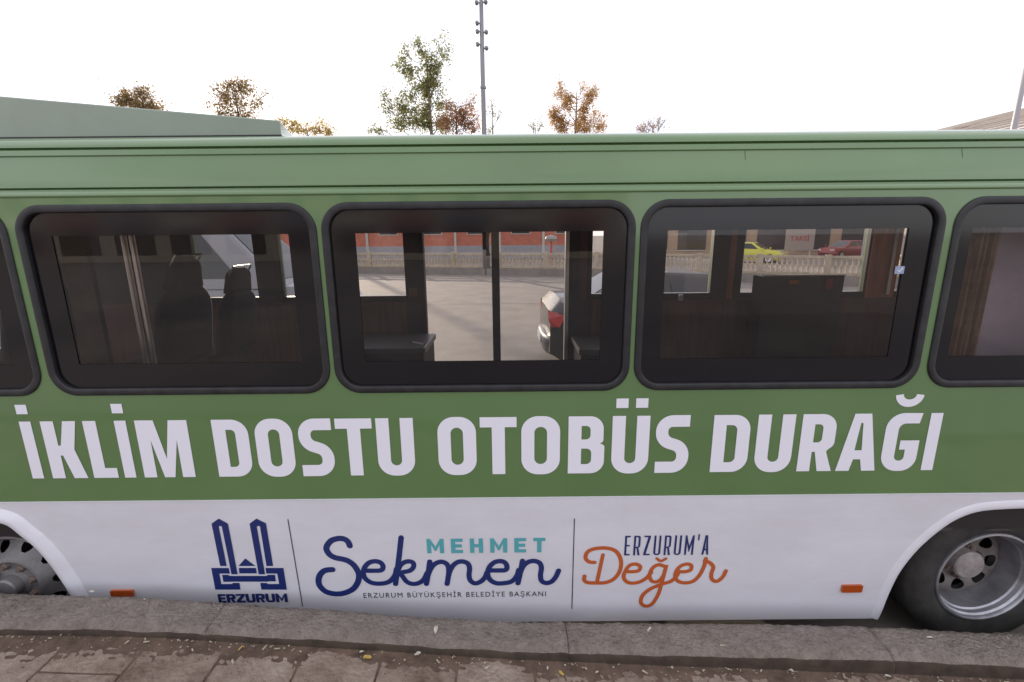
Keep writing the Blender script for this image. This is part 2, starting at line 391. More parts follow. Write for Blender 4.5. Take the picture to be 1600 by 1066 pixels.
for k, (px, py, s, y_) in enumerate([(118, 989, .016, 0), (95, 993, .007, 0), (682, 982, .018, 0), (566, 1019, .011, 0), (572, 1028, .019, 1), (651, 1023, .015, 0), (378, 1012, .012, 1), (396, 1011, .007, 0),
        (470, 1019, .008, 0), (1016, 983, .015, 0), (1455, 997, .014, 0), (1238, 1050, .016, 0), (1386, 1057, .014, 0), (876, 1051, .014, 1), (142, 925, .012, 0), (934, 1050, .008, 0), (856, 1043, .008, 0), (760, 1045, .007, 0), (1190, 1048, .007, 0), (200, 1003, .009, 0)]):
    P = atZ(px, py, 0.2)
    for _ in range(6):
        zt, yf, yn = kerb_prof(P.x); zz = (zt + .004) if P.y > yn else pave_z(P.x) + .013
        P = atZ(px, py, zz)
    v, f = leaf_mesh(k); o = MB().add([tuple(c * s * .8 for c in p) for p in v], f).build('fallen_leaf', LEAFM[y_])
    o.location = P; o.rotation_euler = (hsh(k, 1) * .3, hsh(k, 2) * .3, hsh(k, 3) * 6.28)
    tag(o, LEAFLAB[k], 'leaf', 'fallen leaves along the kerb')

# ================================================================== BUS
bus = tag(empty('bus', (0, 3.1, ROAD)), 'long green and white municipal bus parked along the kerb', 'bus')
OFF = Vector((0, 3.1, ROAD))
def P(o, parent=None):
    """parent a world-coordinate object to the bus (or to a part of it)"""
    if parent is None or parent is bus:
        o.parent = bus; o.matrix_parent_inverse = Matrix.Translation(-OFF)
    else:
        o.parent = parent; o.matrix_parent_inverse = Matrix.Identity(4)
    return o
X0, X1, YF = -4.35, 4.75, 4.25
def wx(px, py): return atY(px, py, BY)
# ---- windows measured at their edges
ZT = atY(800, 315, BY).z; ZBt = atY(800, 610.5, BY).z
def wX(px, py=470): return atY(px, py, BY).x
# left and right edge of each gasket at two heights, averaged
def edge(a, b): return (atY(*a, BY).x + atY(*b, BY).x) / 2
WIN = [(None, edge((20, 388), (59, 579))), (edge((29, 356), (75, 585)), edge((494, 356), (513, 569))),
       (edge((505, 356), (523, 579)), edge((991, 356), (983, 569))), (edge((1002, 356), (992, 569)), edge((1471, 349), (1440, 566))),
       (edge((1489, 356), (1452, 566)), None)]
wid = WIN[2][1] - WIN[2][0]
WIN[0] = (WIN[0][1] - wid, WIN[0][1]); WIN[4] = (WIN[4][0], WIN[4][0] + wid)
WIN.append((WIN[4][1] + .05, X1 - .25))
# visible aperture inside the black print
ZA0 = atY(800, 564, BY).z; ZA1 = atY(800, 362.5, BY).z
AP = []
aps = [None, ((88, 385), (113, 569), (452, 368), (468, 570)), ((556, 365), (567, 567), (943, 360), (938, 562)), ((1042, 360), (1034, 564), (1421, 361), (1392, 557)), None, None]
for i, (a, b) in enumerate(WIN):
    if aps[i]: q = aps[i]; AP.append((edge(q[0], q[1]), edge(q[2], q[3])))
    elif i == 4: AP.append((edge((1520, 360), (1487, 558)), b - .12))
    else: AP.append((a + .12, b - .12))
GW = .038
holes = []
for (a, b) in WIN: holes.append(rrect(a + GW * .6, ZBt + GW * .6, b - GW * .6, ZT - GW * .6, .085))
ZG = 2.178                                    # drip rail
o = side_plate('side_panel', [(X0, ZB), (X1, ZB), (X1, ZG), (X0, ZG)], holes, G_GREEN, None, BY, .03); P(o)
for (a, b), (c, d) in zip(WIN, AP):
    # gasket: rounded rubber profile swept round the opening
    lo = rrect(a + .012, ZBt + .012, b - .012, ZT - .012, .098, 9); n = len(lo); prof = []
    for k in range(9):
        t = math.pi * k / 8; prof.append((math.copysign(abs(math.cos(t)) ** .6, math.cos(t)) * .016, -abs(math.sin(t)) ** .6 * .009))
    prof = [(.016, .012)] + prof + [(-.016, .012)]
    vs = []; fs = []; m_ = len(prof)
    cx, cz = (a + b) / 2, (ZBt + ZT) / 2
    for i in range(n):
        t = (lo[(i + 1) % n] - lo[i - 1]).normalized(); nn = Vector((t.y, -t.x))
        for (u, v) in prof: vs.append((lo[i].x + nn.x * u, BY + v, lo[i].y + nn.y * u))
    for i in range(n):
        for k in range(m_ - 1): p_ = i * m_ + k; q_ = ((i + 1) % n) * m_ + k; fs.append((p_, q_, q_ + 1, p_ + 1))
    g = MB().add(vs, fs).build('window', RUBBER, None, smooth=True); P(g)
    gl = rrect(a + .020, ZBt + .020, b - .020, ZT - .020, .088)
    fr = side_plate('black_border', gl, [[(c, ZA0), (d, ZA0), (d, ZA1), (c, ZA1)]], FRIT, None, BY + .010); P(fr, g)
    pn = side_plate('pane', [(c - .006, ZA0 - .006), (d + .006, ZA0 - .006), (d + .006, ZA1 + .006), (c - .006, ZA1 + .006)], [], GLASS, None, BY + .013); P(pn, g)
    # slim sash frame behind the glass
    sf = side_plate('sash', [(c - .03, ZA0 - .03), (d + .03, ZA0 - .03), (d + .03, ZA1 + .03), (c - .03, ZA1 + .03)], [[(c - .004, ZA0 - .02), (d + .004, ZA0 - .02), (d + .004, ZA1 + .01), (c - .004, ZA1 + .01)]], DARKTRIM, None, BY + .017, .010); P(sf, g)
# ---- cornice, roof: one swept profile per sheet
def sweep(name, prof, m, x0=X0, x1=X1, parent=None, smooth=True, auto=True):
    n = len(prof); mb = MB().add([(x, y, z) for x in (x0, x1) for (y, z) in prof], [(i, i + n, i + n + 1, i + 1) for i in range(n - 1)])
    o = mb.build(name, m, None);
    if auto: autosmooth(o, 50)
    return P(o, parent)
zg2 = atY(800, 288, BY).z; zg1 = atY(800, 226, 2.06).z; ztop = atY(800, 209, 2.085).z
sweep('drip_rail', [(BY - .0004, ZG - .012), (BY - .0045, ZG - .009), (BY - .0058, ZG - .005), (BY - .0045, ZG), (BY + .0010, ZG + .010), (BY + .004, ZG + .0115)], G_GREEN)
sweep('cornice', [(BY + .002, ZG + .006), (BY + .003, zg2 - .006), (BY + .014, zg2 - .003), (BY + .016, zg2), (BY + .004, zg2 + .003),
                  (BY + .005, zg2 + .010), (BY + .018, zg2 + .05), (BY + .033, zg2 + .09), (BY + .045, zg1 - .034), (BY + .040, zg1 - .029), (BY + .046, zg1 - .008), (BY + .062, zg1 - .004), (BY + .064, zg1)], G_GREEN)
sweep('roof', [(BY + .064, zg1), (BY + .050, zg1 + .003), (BY + .051, zg1 + .008), (BY + .060, zg1 + .024), (BY + .078, zg1 + .038), (BY + .11, zg1 + .050), (BY + .17, zg1 + .060), (BY + .35, zg1 + .080), (BY + .7, zg1 + .105),
               (3.12, zg1 + .115), (YF - .7, zg1 + .105), (YF - .35, zg1 + .08), (YF - .12, zg1 + .045), (YF - .04, zg1), (YF, ZG)], G_GREEN)
for px in (1167, 1508):                  # butt joints in the roof sheet
    x = atY(px, 250, 2.02).x
    o = MB().add([(x - .0013, BY + .0325, zg2 + .09), (x + .0013, BY + .0325, zg2 + .09), (x + .0013, BY + .0442, zg1 - .035), (x - .0013, BY + .0442, zg1 - .035)], [(0, 1, 2, 3)]).build('sheet_joint', mat('joint_shadow', (.05, .09, .045), .8)); P(o)
# roof unit at the front
a = atY(437, 188, 2.20); b_ = atY(440, 211, 2.20); c_ = atY(0, 150, 2.20)
zb = zg1 + .060
def zline(x): return a.z + (c_.z - a.z) * (x - a.x) / (c_.x - a.x)
xl = -3.7
vs = [(a.x, 2.20, zb - .02), (xl, 2.20, zb - .02), (xl, 2.20, zline(xl)), (a.x, 2.20, a.z)]
v2 = [(a.x - .5, 4.0, zb - .02), (xl, 4.0, zb - .02), (xl, 4.0, zline(xl)), (a.x - .5, 4.0, a.z + .02)]
ru = MB().add(vs + v2, [(0, 3, 2, 1), (4, 5, 6, 7), (0, 4, 7, 3), (3, 7, 6, 2), (2, 6, 5, 1), (0, 1, 5, 4)]).build('roof_unit', G_UNIT, None, bevel=.006); P(ru)
o = MB().box((xl, 2.188, zb - .012), (a.x + .004, 2.199, zb + .012)).build('rubber_seal', RUBBER); P(o, ru)

# ---- skirt with wheel arches
def unroll_pts(l): return [hit(px, py, Vector((0, BY, ZB)), SKN) for (px, py) in l]
WXL, WXR, WZ = -2.47, atY(1547, 903, 2.05).x, .30
archL = unroll_pts([(0, 812), (20, 818), (39, 833), (59, 849), (79, 871), (98, 897), (116, 926)])
archL = [(p.x, p.z) for p in archL]; e = archL[-1]; archL += [(e[0] + .035, ZS)]
archL = [(2 * WXL - x, z) for (x, z) in archL[::-1]] + [(WXL, archL[0][1] + .012)] + archL
archR = unroll_pts([(1370, 967), (1376, 955), (1388, 925), (1405, 892), (1432, 858), (1466, 828), (1498, 808), (1535, 797), (1600, 793)])
archR = [(p.x, p.z) for p in archR]; archR[0] = (archR[0][0], ZS)
XA = 2.47
archR = [p for p in archR if p[0] < XA - .02]; archR = archR + [(2 * XA - x, z) for (x, z) in archR[::-1]]
def smooth2(l): 
    pts = catmull([Vector(p) for p in l], 4); return [(p.x, max(p.y, ZS)) for p in pts]
archL, archR = smooth2(archL), smooth2(archR)
outer = [(X0, ZS), *[p for p in archL], *[p for p in archR], (X1, ZS), (X1, ZB), (X0, ZB)]
vs, fs = plate(outer, [], .025)
sk = MB().add([tuple(skirt_pt(v[0], v[1], -v[2])) for v in vs], fs).build('skirt', G_WHITE, None); P(sk)
# thin shadow line / fold where the two sheets meet
sweep('waist_fold', [(BY + .001, ZB + .0015), (BY - .0025, ZB + .001), (BY - .0028, ZB - .002), (BY + .001, ZB - .003)], G_WHITE)
def arch_lip(l, wl, h, name='wheel_arch_lip'):
    """flared lip that follows the arch"""
    n = len(l); rows = []
    prof = [(-.030, -.001), (0.0, -.002)] if False else None
    vs = []; fs = []
    pr = [(0, .04), (0, -h * .75), (wl * .12, -h), (wl * .45, -h * .85), (wl * .8, -h * .30), (wl, .001)]
    for i in range(n):
        t = (Vector(l[min(i + 1, n - 1)]) - Vector(l[max(i - 1, 0)])).normalized(); nn = Vector((-t.y, t.x))
        for (u, v) in pr:
            vs.append(tuple(skirt_pt(l[i][0] + nn.x * u, max(ZS, l[i][1] + nn.y * u), -v)))
    m_ = len(pr)
    for i in range(n - 1):
        for k in range(m_ - 1): a_ = i * m_ + k; fs.append((a_, a_ + 1, a_ + m_ + 1, a_ + m_))
    o = MB().add(vs, fs).build(name, G_WHITE, None); autosmooth(o, 60); return P(o, sk)
arch_lip(archL, .064, .027); arch_lip(archR, .044, .009)
# dark wheel housings
for xc in (WXL, WXR):
    o = MB().box((xc - .62, BY + .32, ROAD + .12), (xc + .62, BY + .34, ZB - .02)).build('wheel_housing', BLACK); P(o)
    o = MB().box((xc - .62, BY + .06, ZB - .05), (xc + .62, BY + .32, ZB - .03)).build('housing_top', BLACK); P(o)
# side marker lamps
for px0, px1, py0, py1 in ((176, 209, 921, 930), (1313, 1347, 913, 924)):
    p0 = atS(px0, py1); p1 = atS(px1, py0); pm0 = min(p0.z, p1.z); pm1 = max(p0.z, p1.z)
    pts = rounded([(p0.x, pm0), (p1.x, pm0), (p1.x, pm1), (p0.x, pm1)], .006, 3)
    vs, fs = plate(pts, [], .010)
    o = MB().add([tuple(skirt_pt(v[0], v[1], .010 - v[2])) for v in vs], fs).build('side_marker', AMBER, None, bevel=.003); P(o)
# ---- wheels
def ellipse_cut_plate(mb, R0, R1, nh, hr_r, hr_t, rc, yfun, n=400, rows=48):
    """annulus from R0 to R1 with nh oval openings centred on radius rc"""
    ids = {}; vs = []; fs = []
    for i in range(rows + 1):
        r = R0 + (R1 - R0) * i / rows
        for k in range(n): a_ = 2 * math.pi * k / n; ids[i, k] = len(vs); vs.append((r * math.cos(a_), yfun(r), r * math.sin(a_)))
    for i in range(rows):
        for k in range(n):
            r = R0 + (R1 - R0) * (i + .5) / rows; a_ = 2 * math.pi * (k + .5) / n
            per = 2 * math.pi / nh; d = (a_ + per / 2) % per - per / 2
            if ((r - rc) / hr_r) ** 2 + (d * rc / hr_t) ** 2 < 1: continue
            fs.append((ids[i, k], ids[i, (k + 1) % n], ids[i + 1, (k + 1) % n], ids[i + 1, k]))
    mb.add(vs, fs)
def tyre_prof(R, Rr, wd):
    return [(Rr - .012, .012), (Rr, -.004), (Rr + .012, -.010), (Rr + .05, -.020), (R - .055, -.022), (R - .035, -.016), (R - .012, -.002), (R, .014), (R, wd - .014), (R - .03, wd + .014), (Rr, wd), (Rr - .012, wd - .02)]
def wheel(xc, yc, rear, name='wheel', flip=1):
    w_ = empty(name, (xc, yc, WZ - .012 if rear else WZ + .03)); P(w_)
    R = .40; Rr = .252
    t = MB().lathe(tyre_prof(R, Rr, .22), 56).build('tyre', TYRE, w_, smooth=True)
    if rear:
        rb = MB().lathe([(Rr + .004, .010), (Rr, -.012), (Rr - .010, -.014), (Rr - .014, -.006), (Rr - .016, .004), (Rr - .024, .012), (Rr - .028, .030), (Rr - .036, .036), (Rr - .040, .095), (Rr - .046, .13), (Rr - .048, .18)], 64).build('rim', STEEL, w_); autosmooth(rb, 30)
        d = MB(); ellipse_cut_plate(d, .085, Rr - .046, 8, .030, .035, .146, lambda r: .138 - .02 * math.sin(max(0, min(1, (r - .1) / .11)) * math.pi))
        d.build('disc', mat('rear_disc', (.21, .185, .175), .6, metal=.15, vary=.3, vscale=12), w_, smooth=True)
        MB().lathe([(0, .075), (.070, .075), (.078, .083), (.080, .13), (.088, .139)], 36).build('hub', mat('painted_hub', (.33, .29, .28), .6, vary=.3, vscale=20), w_, smooth=False)
        MB().lathe([(Rr - .05, .23), (0, .23)], 32).build('inner_drum', BLACK, w_)
        nb, rb_, yb = 6, .088, .135
    else:
        rb = MB().lathe([(Rr + .004, .010), (Rr, -.010), (Rr - .010, -.012), (Rr - .015, -.002), (Rr - .022, .010), (Rr - .028, .022), (Rr - .032, .05)], 64).build('rim', STEEL_D, w_); autosmooth(rb, 30)
        prof = lambda r: .045 - .085 * max(0, min(1, (Rr - .03 - r) / .10)) ** 1.3 + .022 * max(0, min(1, (.135 - r) / .03))
        d = MB(); ellipse_cut_plate(d, .075, Rr - .028, 10, .026, .027, .188, prof, 400, 56); d.build('disc', STEEL_D, w_, smooth=True)
        MB().lathe([(0, -.075), (.045, -.075), (.052, -.068), (.054, -.03), (.078, -.022), (.085, 0)], 36).build('hub', STEEL_D, w_, smooth=False)
        MB().lathe([(Rr - .05, .12), (0, .12)], 32).build('brake_drum', BLACK, w_)
        nb, rb_, yb = 8, .100, -.012
    for k in range(nb):
        a_ = 2 * math.pi * (k + .3) / nb; m_ = MB().lathe([(0, -.034), (.011, -.034), (.012, -.024), (.017, -.022), (.018, .004)], 6)
        o = m_.build('lug_nut', RUST, w_); o.location = (rb_ * math.cos(a_), yb, rb_ * math.sin(a_))
    if rear:
        q2 = random.Random(3)
        mm = MB()
        for k in range(40):
            a_ = rad(q2.uniform(198, 232)); r = q2.uniform(.190, .205); mm.lathe([(0, -.006), (.006, 0), (0, .006)], 5, (r * math.cos(a_), .11 + q2.uniform(-.015, .015), r * math.sin(a_)))
        o = mm.build('rust_crumbs', mat('crumbs', (.30, .19, .10), .9, vary=.4, vscale=60), w_); o['kind'] = 'stuff'
    if flip < 0: w_.rotation_euler = (0, 0, math.pi)
    return w_
wheel(WXL - .02, BY + .065, False); wheel(WXR, BY + .075, True)
wheel(WXL, YF - .08, False, flip=-1); wheel(WXR, YF - .08, True, flip=-1)
# ---- far wall, ends, floor, ceiling
YW = 4.18
def fx(px, py=420): return atY(px, py, YW).x
FZ0 = atY(800, 461, YW).z; FZ1 = 2.14; DZ = .35
O_ = [(fx(304), fx(399)), (fx(439), fx(632)), (fx(925), fx(1112)), (fx(1160), fx(1353)), (fx(1403), fx(1600))]
DR = (fx(661), fx(888))
fh = [[(a_, FZ0), (b2, FZ0), (b2, FZ1), (a_, FZ1)] for a_, b2 in O_]
# the far wall is one sheet: openings for the windows and, cut from below, the doorway
outer = [(X0, .25), (DR[0], .25), (DR[0], 2.12), (DR[1], 2.12), (DR[1], .25), (X1, .25), (X1, ZG), (X0, ZG)]
fw = side_plate('road_side_wall', outer, fh, DARKTRIM, None, YW, .035); P(fw)
fw2 = side_plate('road_side_panel', outer, fh, G_GREEN, None, YW + .038, .02); P(fw2)
for a_, b2 in O_:
    o = side_plate('road_side_pane', [(a_ - .01, FZ0 - .01), (b2 + .01, FZ0 - .01), (b2 + .01, FZ1 + .01), (a_ - .01, FZ1 + .01)], [], CLEAR, None, YW + .0365); P(o, fw)
# wood lining below and between the far windows
for (xa, xb) in ((X0 + .1, fx(632)), (fx(925), X1 - .1)):
    o = MB().box((xa, YW - .012, .62), (xb, YW - .002, FZ0 - .05)).build('wood_lining', WOOD); P(o, fw)
for pa, pb, mm in ((402, 436, DARKTRIM), (1115, 1137, DARKTRIM), (1137, 1146, WOOD_L), (1146, 1158, DARKTRIM), (1356, 1400, WOOD_L), (893, 905, DARKTRIM), (905, 917, WOOD), (636, 658, DARKTRIM)):
    o = MB().box((fx(pa), YW - .02, FZ0 - .05), (fx(pb), YW - .003, FZ1)).build('pillar_trim', mm); P(o, fw)
o = MB().box((fx(1384), YW - .05, FZ0 - .02), (fx(1389), YW - .03, FZ1)).build('alu_strip', ALU); P(o, fw)
# door: jambs, leaf post, thin edges
o = MB().box((DR[1] - .028, YW - .02, .30), (DR[1] + .004, YW + .05, 2.12)).build('door_jamb', ALU); P(o, fw)
o = MB().box((DR[0] - .004, YW - .02, .30), (DR[0] + .012, YW + .05, 2.12)).build('door_jamb', DARKTRIM); P(o, fw)
pa, pb = fx(769, 470), fx(781, 470)
dp = MB().box((pa, YW + .02, .22), (pb, YW + .07, 2.10)).build('door_post', mat('door_rubber', (.022, .018, .024), .55)); P(dp)
for px in (762,):
    o = MB().tube([(fx(762, 390), YW - .02, atY(762, 396, YW).z - .02), (fx(762, 390), YW - .02, 2.02), (fx(768, 360), YW, 2.06)], .022).build('door_arm', DARKTRIM); P(o, dp)
gl_ = MB().box((fx(754, 380), YW - .022, atY(760, 390, YW).z), (fx(764, 380), YW - .012, 2.06)).build('hinge_cover', mat('grey_plastic', (.25, .25, .23), .6)); P(gl_, dp)
for (xa, xb) in ((DR[0] + .012, pa), (pb, DR[1] - .028)):
    o = side_plate('door_pane', [(xa, .34), (xb, .34), (xb, 2.10), (xa, 2.10)], [], CLEAR, None, YW + .045); P(o, dp)
o = MB().box((X0 + .05, BY + .06, .56), (X1 - .05, YW - .01, .60)).build('floor', mat('floor_vinyl', (.06, .05, .05), .6, vary=.3, vscale=20)); P(o)
o = MB().box((X0 + .05, BY + .04, 2.20), (X1 - .05, YF - .05, 2.23)).build('ceiling', mat('headliner', (.05, .04, .036), .9)); P(o)
# ends of the body
o = MB().box((X1, BY + .03, ZS + .1), (X1 + .03, YF, ZG + .18)).build('rear_end', G_GREEN, None, bevel=.01); P(o)
fe = side = None
vs, fs = plate([(BY + .03, ZS + .1), (YF, ZS + .1), (YF, ZG + .16), (BY + .03, ZG + .16)], [[(BY + .15, 1.1), (YF - .12, 1.1), (YF - .12, 2.1), (BY + .15, 2.1)]], .03)
o = MB().add([(X0 - v[2], v[0], v[1]) for v in vs], fs).build('front_end', G_GREEN); P(o)
o = MB().add([(X0 - .015, BY + .15, 1.1), (X0 - .015, YF - .12, 1.1), (X0 - .015, YF - .12, 2.1), (X0 - .015, BY + .15, 2.1)], [(0, 1, 2, 3)]).build('windscreen', CLEAR); P(o)
# lining of the near wall
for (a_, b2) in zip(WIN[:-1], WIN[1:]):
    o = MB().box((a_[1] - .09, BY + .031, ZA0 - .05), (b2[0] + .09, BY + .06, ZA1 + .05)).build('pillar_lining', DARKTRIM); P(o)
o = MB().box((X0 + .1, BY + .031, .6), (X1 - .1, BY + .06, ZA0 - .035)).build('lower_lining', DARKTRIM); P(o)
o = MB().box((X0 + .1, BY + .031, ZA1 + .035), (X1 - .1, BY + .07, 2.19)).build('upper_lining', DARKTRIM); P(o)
# ---- inside: seats, benches, cabinet, rails, curtains
def seat(px, py_top, Y, s=1.0, tilt=.16, rz=0):
    p = atY(px, py_top, Y); r = empty('seat', (p.x, Y, p.z)); P(r); r.rotation_euler = (0, 0, rz)
    def pad(name, x0, x1, z0, z1, w0, w1, rr, m, t=tilt):
        vs = []; n = 16; rings = 12
        mb = MB()
        for i in range(rings):
            f = i / (rings - 1); z = z0 + (z1 - z0) * f; ww = (w0 + (w1 - w0) * f) / 2 * (1 - .75 * (max(0, f - .55) / .45) ** 3 * rr); dd = (x1 - x0) / 2 * (1 - .4 * max(0, f - .85) / .15)
            xc = (x0 + x1) / 2 - t * (z - z0)
            for k in range(n):
                a_ = 2 * math.pi * k / n; ca, sa = math.cos(a_), math.sin(a_)
                vs.append((xc + dd * math.copysign(abs(ca) ** .5, ca), ww * math.copysign(abs(sa) ** .45, sa), z))
        fs = [(i * n + k, i * n + (k + 1) % n, (i + 1) * n + (k + 1) % n, (i + 1) * n + k) for i in range(rings - 1) for k in range(n)] + [tuple(range(n))[::-1], tuple(range((rings - 1) * n, rings * n))]
        mb.add(vs, fs); return mb.build(name, m, r, smooth=True)
    pad('backrest', -.05, .06, -.62 * s, -.17 * s, .46 * s, .42 * s, .6, SEATF, -tilt)
    pad('headrest', .03, .11, -.18 * s, 0, .30 * s, .24 * s, .8, SEATF, -tilt)
    pad('cushion', -.42, .05, -.74 * s, -.62 * s, .46, .46, 0, SEATF, 0)
    MB().tube([(-.2, 0, -.74 * s), (-.2, 0, -1.3 * s)], .05, 10).build('pedestal', DARKTRIM, r)
    h = MB().tube([(.09, -.12, -.05), (.13, -.12, .012), (.13, .12, .012), (.09, .12, -.05)], .007, 8).build('grab_handle', CHROME, r)
    return r
seat(262, 402, 2.95, 1.05); seat(352, 418, 3.55, 1.0)
seat(30, 400, 3.0, 1.0)
for px0, px1 in ((191, 198), (204, 209)):
    p0 = atY(px0 + 2, 372, 2.35); o = MB().tube([(p0.x, 2.35, .6), (p0.x, 2.35, 2.2)], .013, 10).build('grab_pole', CHROME); P(o)
p0 = atY(198, 372, 2.37); o = MB().box((p0.x - .02, 2.37, .6), (p0.x + .02, 2.39, 2.2)).build('pole_panel', WOOD); P(o)
p0 = atY(92, 390, 2.6); p1 = atY(135, 390, 2.6)
o = MB().box((p0.x, 2.6, .9), (p1.x, 2.63, 2.1)).build('partition', mat('tan_panel', (.07, .048, .028), .6, vary=.3, vscale=6)); P(o)
# benches by the door
def bench(pxa, pxb, py, Y0, Y1):
    z = atY(pxa, py, Y0).z; xa, xb = atY(pxa, py, Y0).x, atY(pxb, py, Y0).x
    r = empty('bench', ((xa + xb) / 2, Y0, z)); P(r)
    h = (xb - xa) / 2
    MB().box((-h, 0, -.05), (h, Y1 - Y0, 0)).build('seat_board', mat('bench_grey', (.09, .085, .09), .35), r, bevel=.008)
    MB().box((-h + .02, .03, -.30), (h - .02, Y1 - Y0 - .01, -.05)).build('bench_box', DARKTRIM, r)
    MB().tube([(h - .02, .03, .0), (h - .02, .03, .02), (h - .10, .03, .04)], .008).build('edge_trim', CHROME, r)
bench(520, 664, 545, 3.55, 4.1); bench(905, 1010, 546, 3.6, 4.1)
o = MB().box((fx(640, 457), YW - .024, atY(640, 463, YW).z), (fx(653, 457), YW - .003, atY(640, 450, YW).z)).build('door_switch', mat('switch_orange', (.22, .09, .05), .5)); P(o, fw)
# dark cabinet with a pale top behind the third window
pa = atY(1192, 432, 3.9); pb = atY(1318, 430, 3.9)
cb = MB().box((pa.x, 3.88, .6), (pb.x, 4.06, pa.z)).build('cabinet', mat('cabinet_dark', (.02, .016, .02), .5), None, bevel=.006); P(cb)
o = MB().box((pa.x - .005, 3.875, pa.z + .001), (pb.x + .005, 3.90, pa.z + .012)).build('cabinet_top', mat('cabinet_top', (.62, .56, .50), .5)); P(o, cb)
p1 = atY(1282, 432, 3.94); p2 = atY(1298, 448, 3.87)
o = MB().box((p1.x, 3.865, p2.z - .02), (p2.x + .01, 3.874, pa.z - .02)).build('cabinet_card', mat('card_red', (.28, .07, .05), .6)); P(o, cb)
p1 = atY(1232, 438, 3.87); p2 = atY(1248, 444, 3.87)
o = MB().box((p1.x, 3.865, p2.z), (p2.x, 3.874, p1.z)).build('cabinet_badge', mat('badge_orange', (.45, .14, .04), .6)); P(o, cb)
p1 = atY(1052, 461, 4.1); p2 = atY(1072, 472, 4.1)
o = MB().box((atY(1062, 461, 4.12).x, 4.12, atY(1062, 470, 4.12).z), (atY(1068, 461, 4.12).x, 4.15, atY(1062, 461, 4.12).z)).build('wall_switch', mat('switch_white', (.5, .47, .44), .5)); P(o, fw)
# small square sticker on the third window
p1 = atY(1397, 428, BY + .008); p2 = atY(1413, 416, BY + .008)
st = MB().box((p1.x, BY + .005, p1.z), (p2.x, BY + .0085, p2.z)).build('window_sticker', mat('sticker_blue', (.30, .36, .52), .4)); P(st)
ck = [Vector((p1.x + (p2.x - p1.x) * u, p1.z + (p2.z - p1.z) * v)) for u, v in ((.25, .5), (.42, .25), (.78, .78))]
vs, fs = ribbon(ck, .004); o = MB().add([(v.x, BY + .0035, v.y) for v in vs], fs).build('sticker_tick', VINYL_W); P(o, st)
# curtains behind the fifth window
pa = atY(1490, 470, BY + .12).x; pb = atY(1543, 470, BY + .12).x
vs = []; fs = []; N = 60
for k in range(N + 1):
    x = pa + (pb - pa) * k / N; y = BY + .13 + .016 * math.sin(k / N * math.pi * 2 * 6.0) + .006 * math.sin(k * .9)
    for z in (1.32, 1.6, 1.9, 2.19): vs.append((x + .004 * math.sin(z * 9 + k), y, z))
for k in range(N):
    for j in range(3): fs.append((k * 4 + j, (k + 1) * 4 + j, (k + 1) * 4 + j + 1, k * 4 + j + 1))
o = MB().add(vs, fs).build('curtain', CURT, None, smooth=True); P(o)
o = MB().box((pb + .01, BY + .5, .62), (X1 - .2, BY + .53, 2.19)).build('interior_partition', mat('lilac_panel', (.5, .42, .48), .4, vary=.1)); P(o)

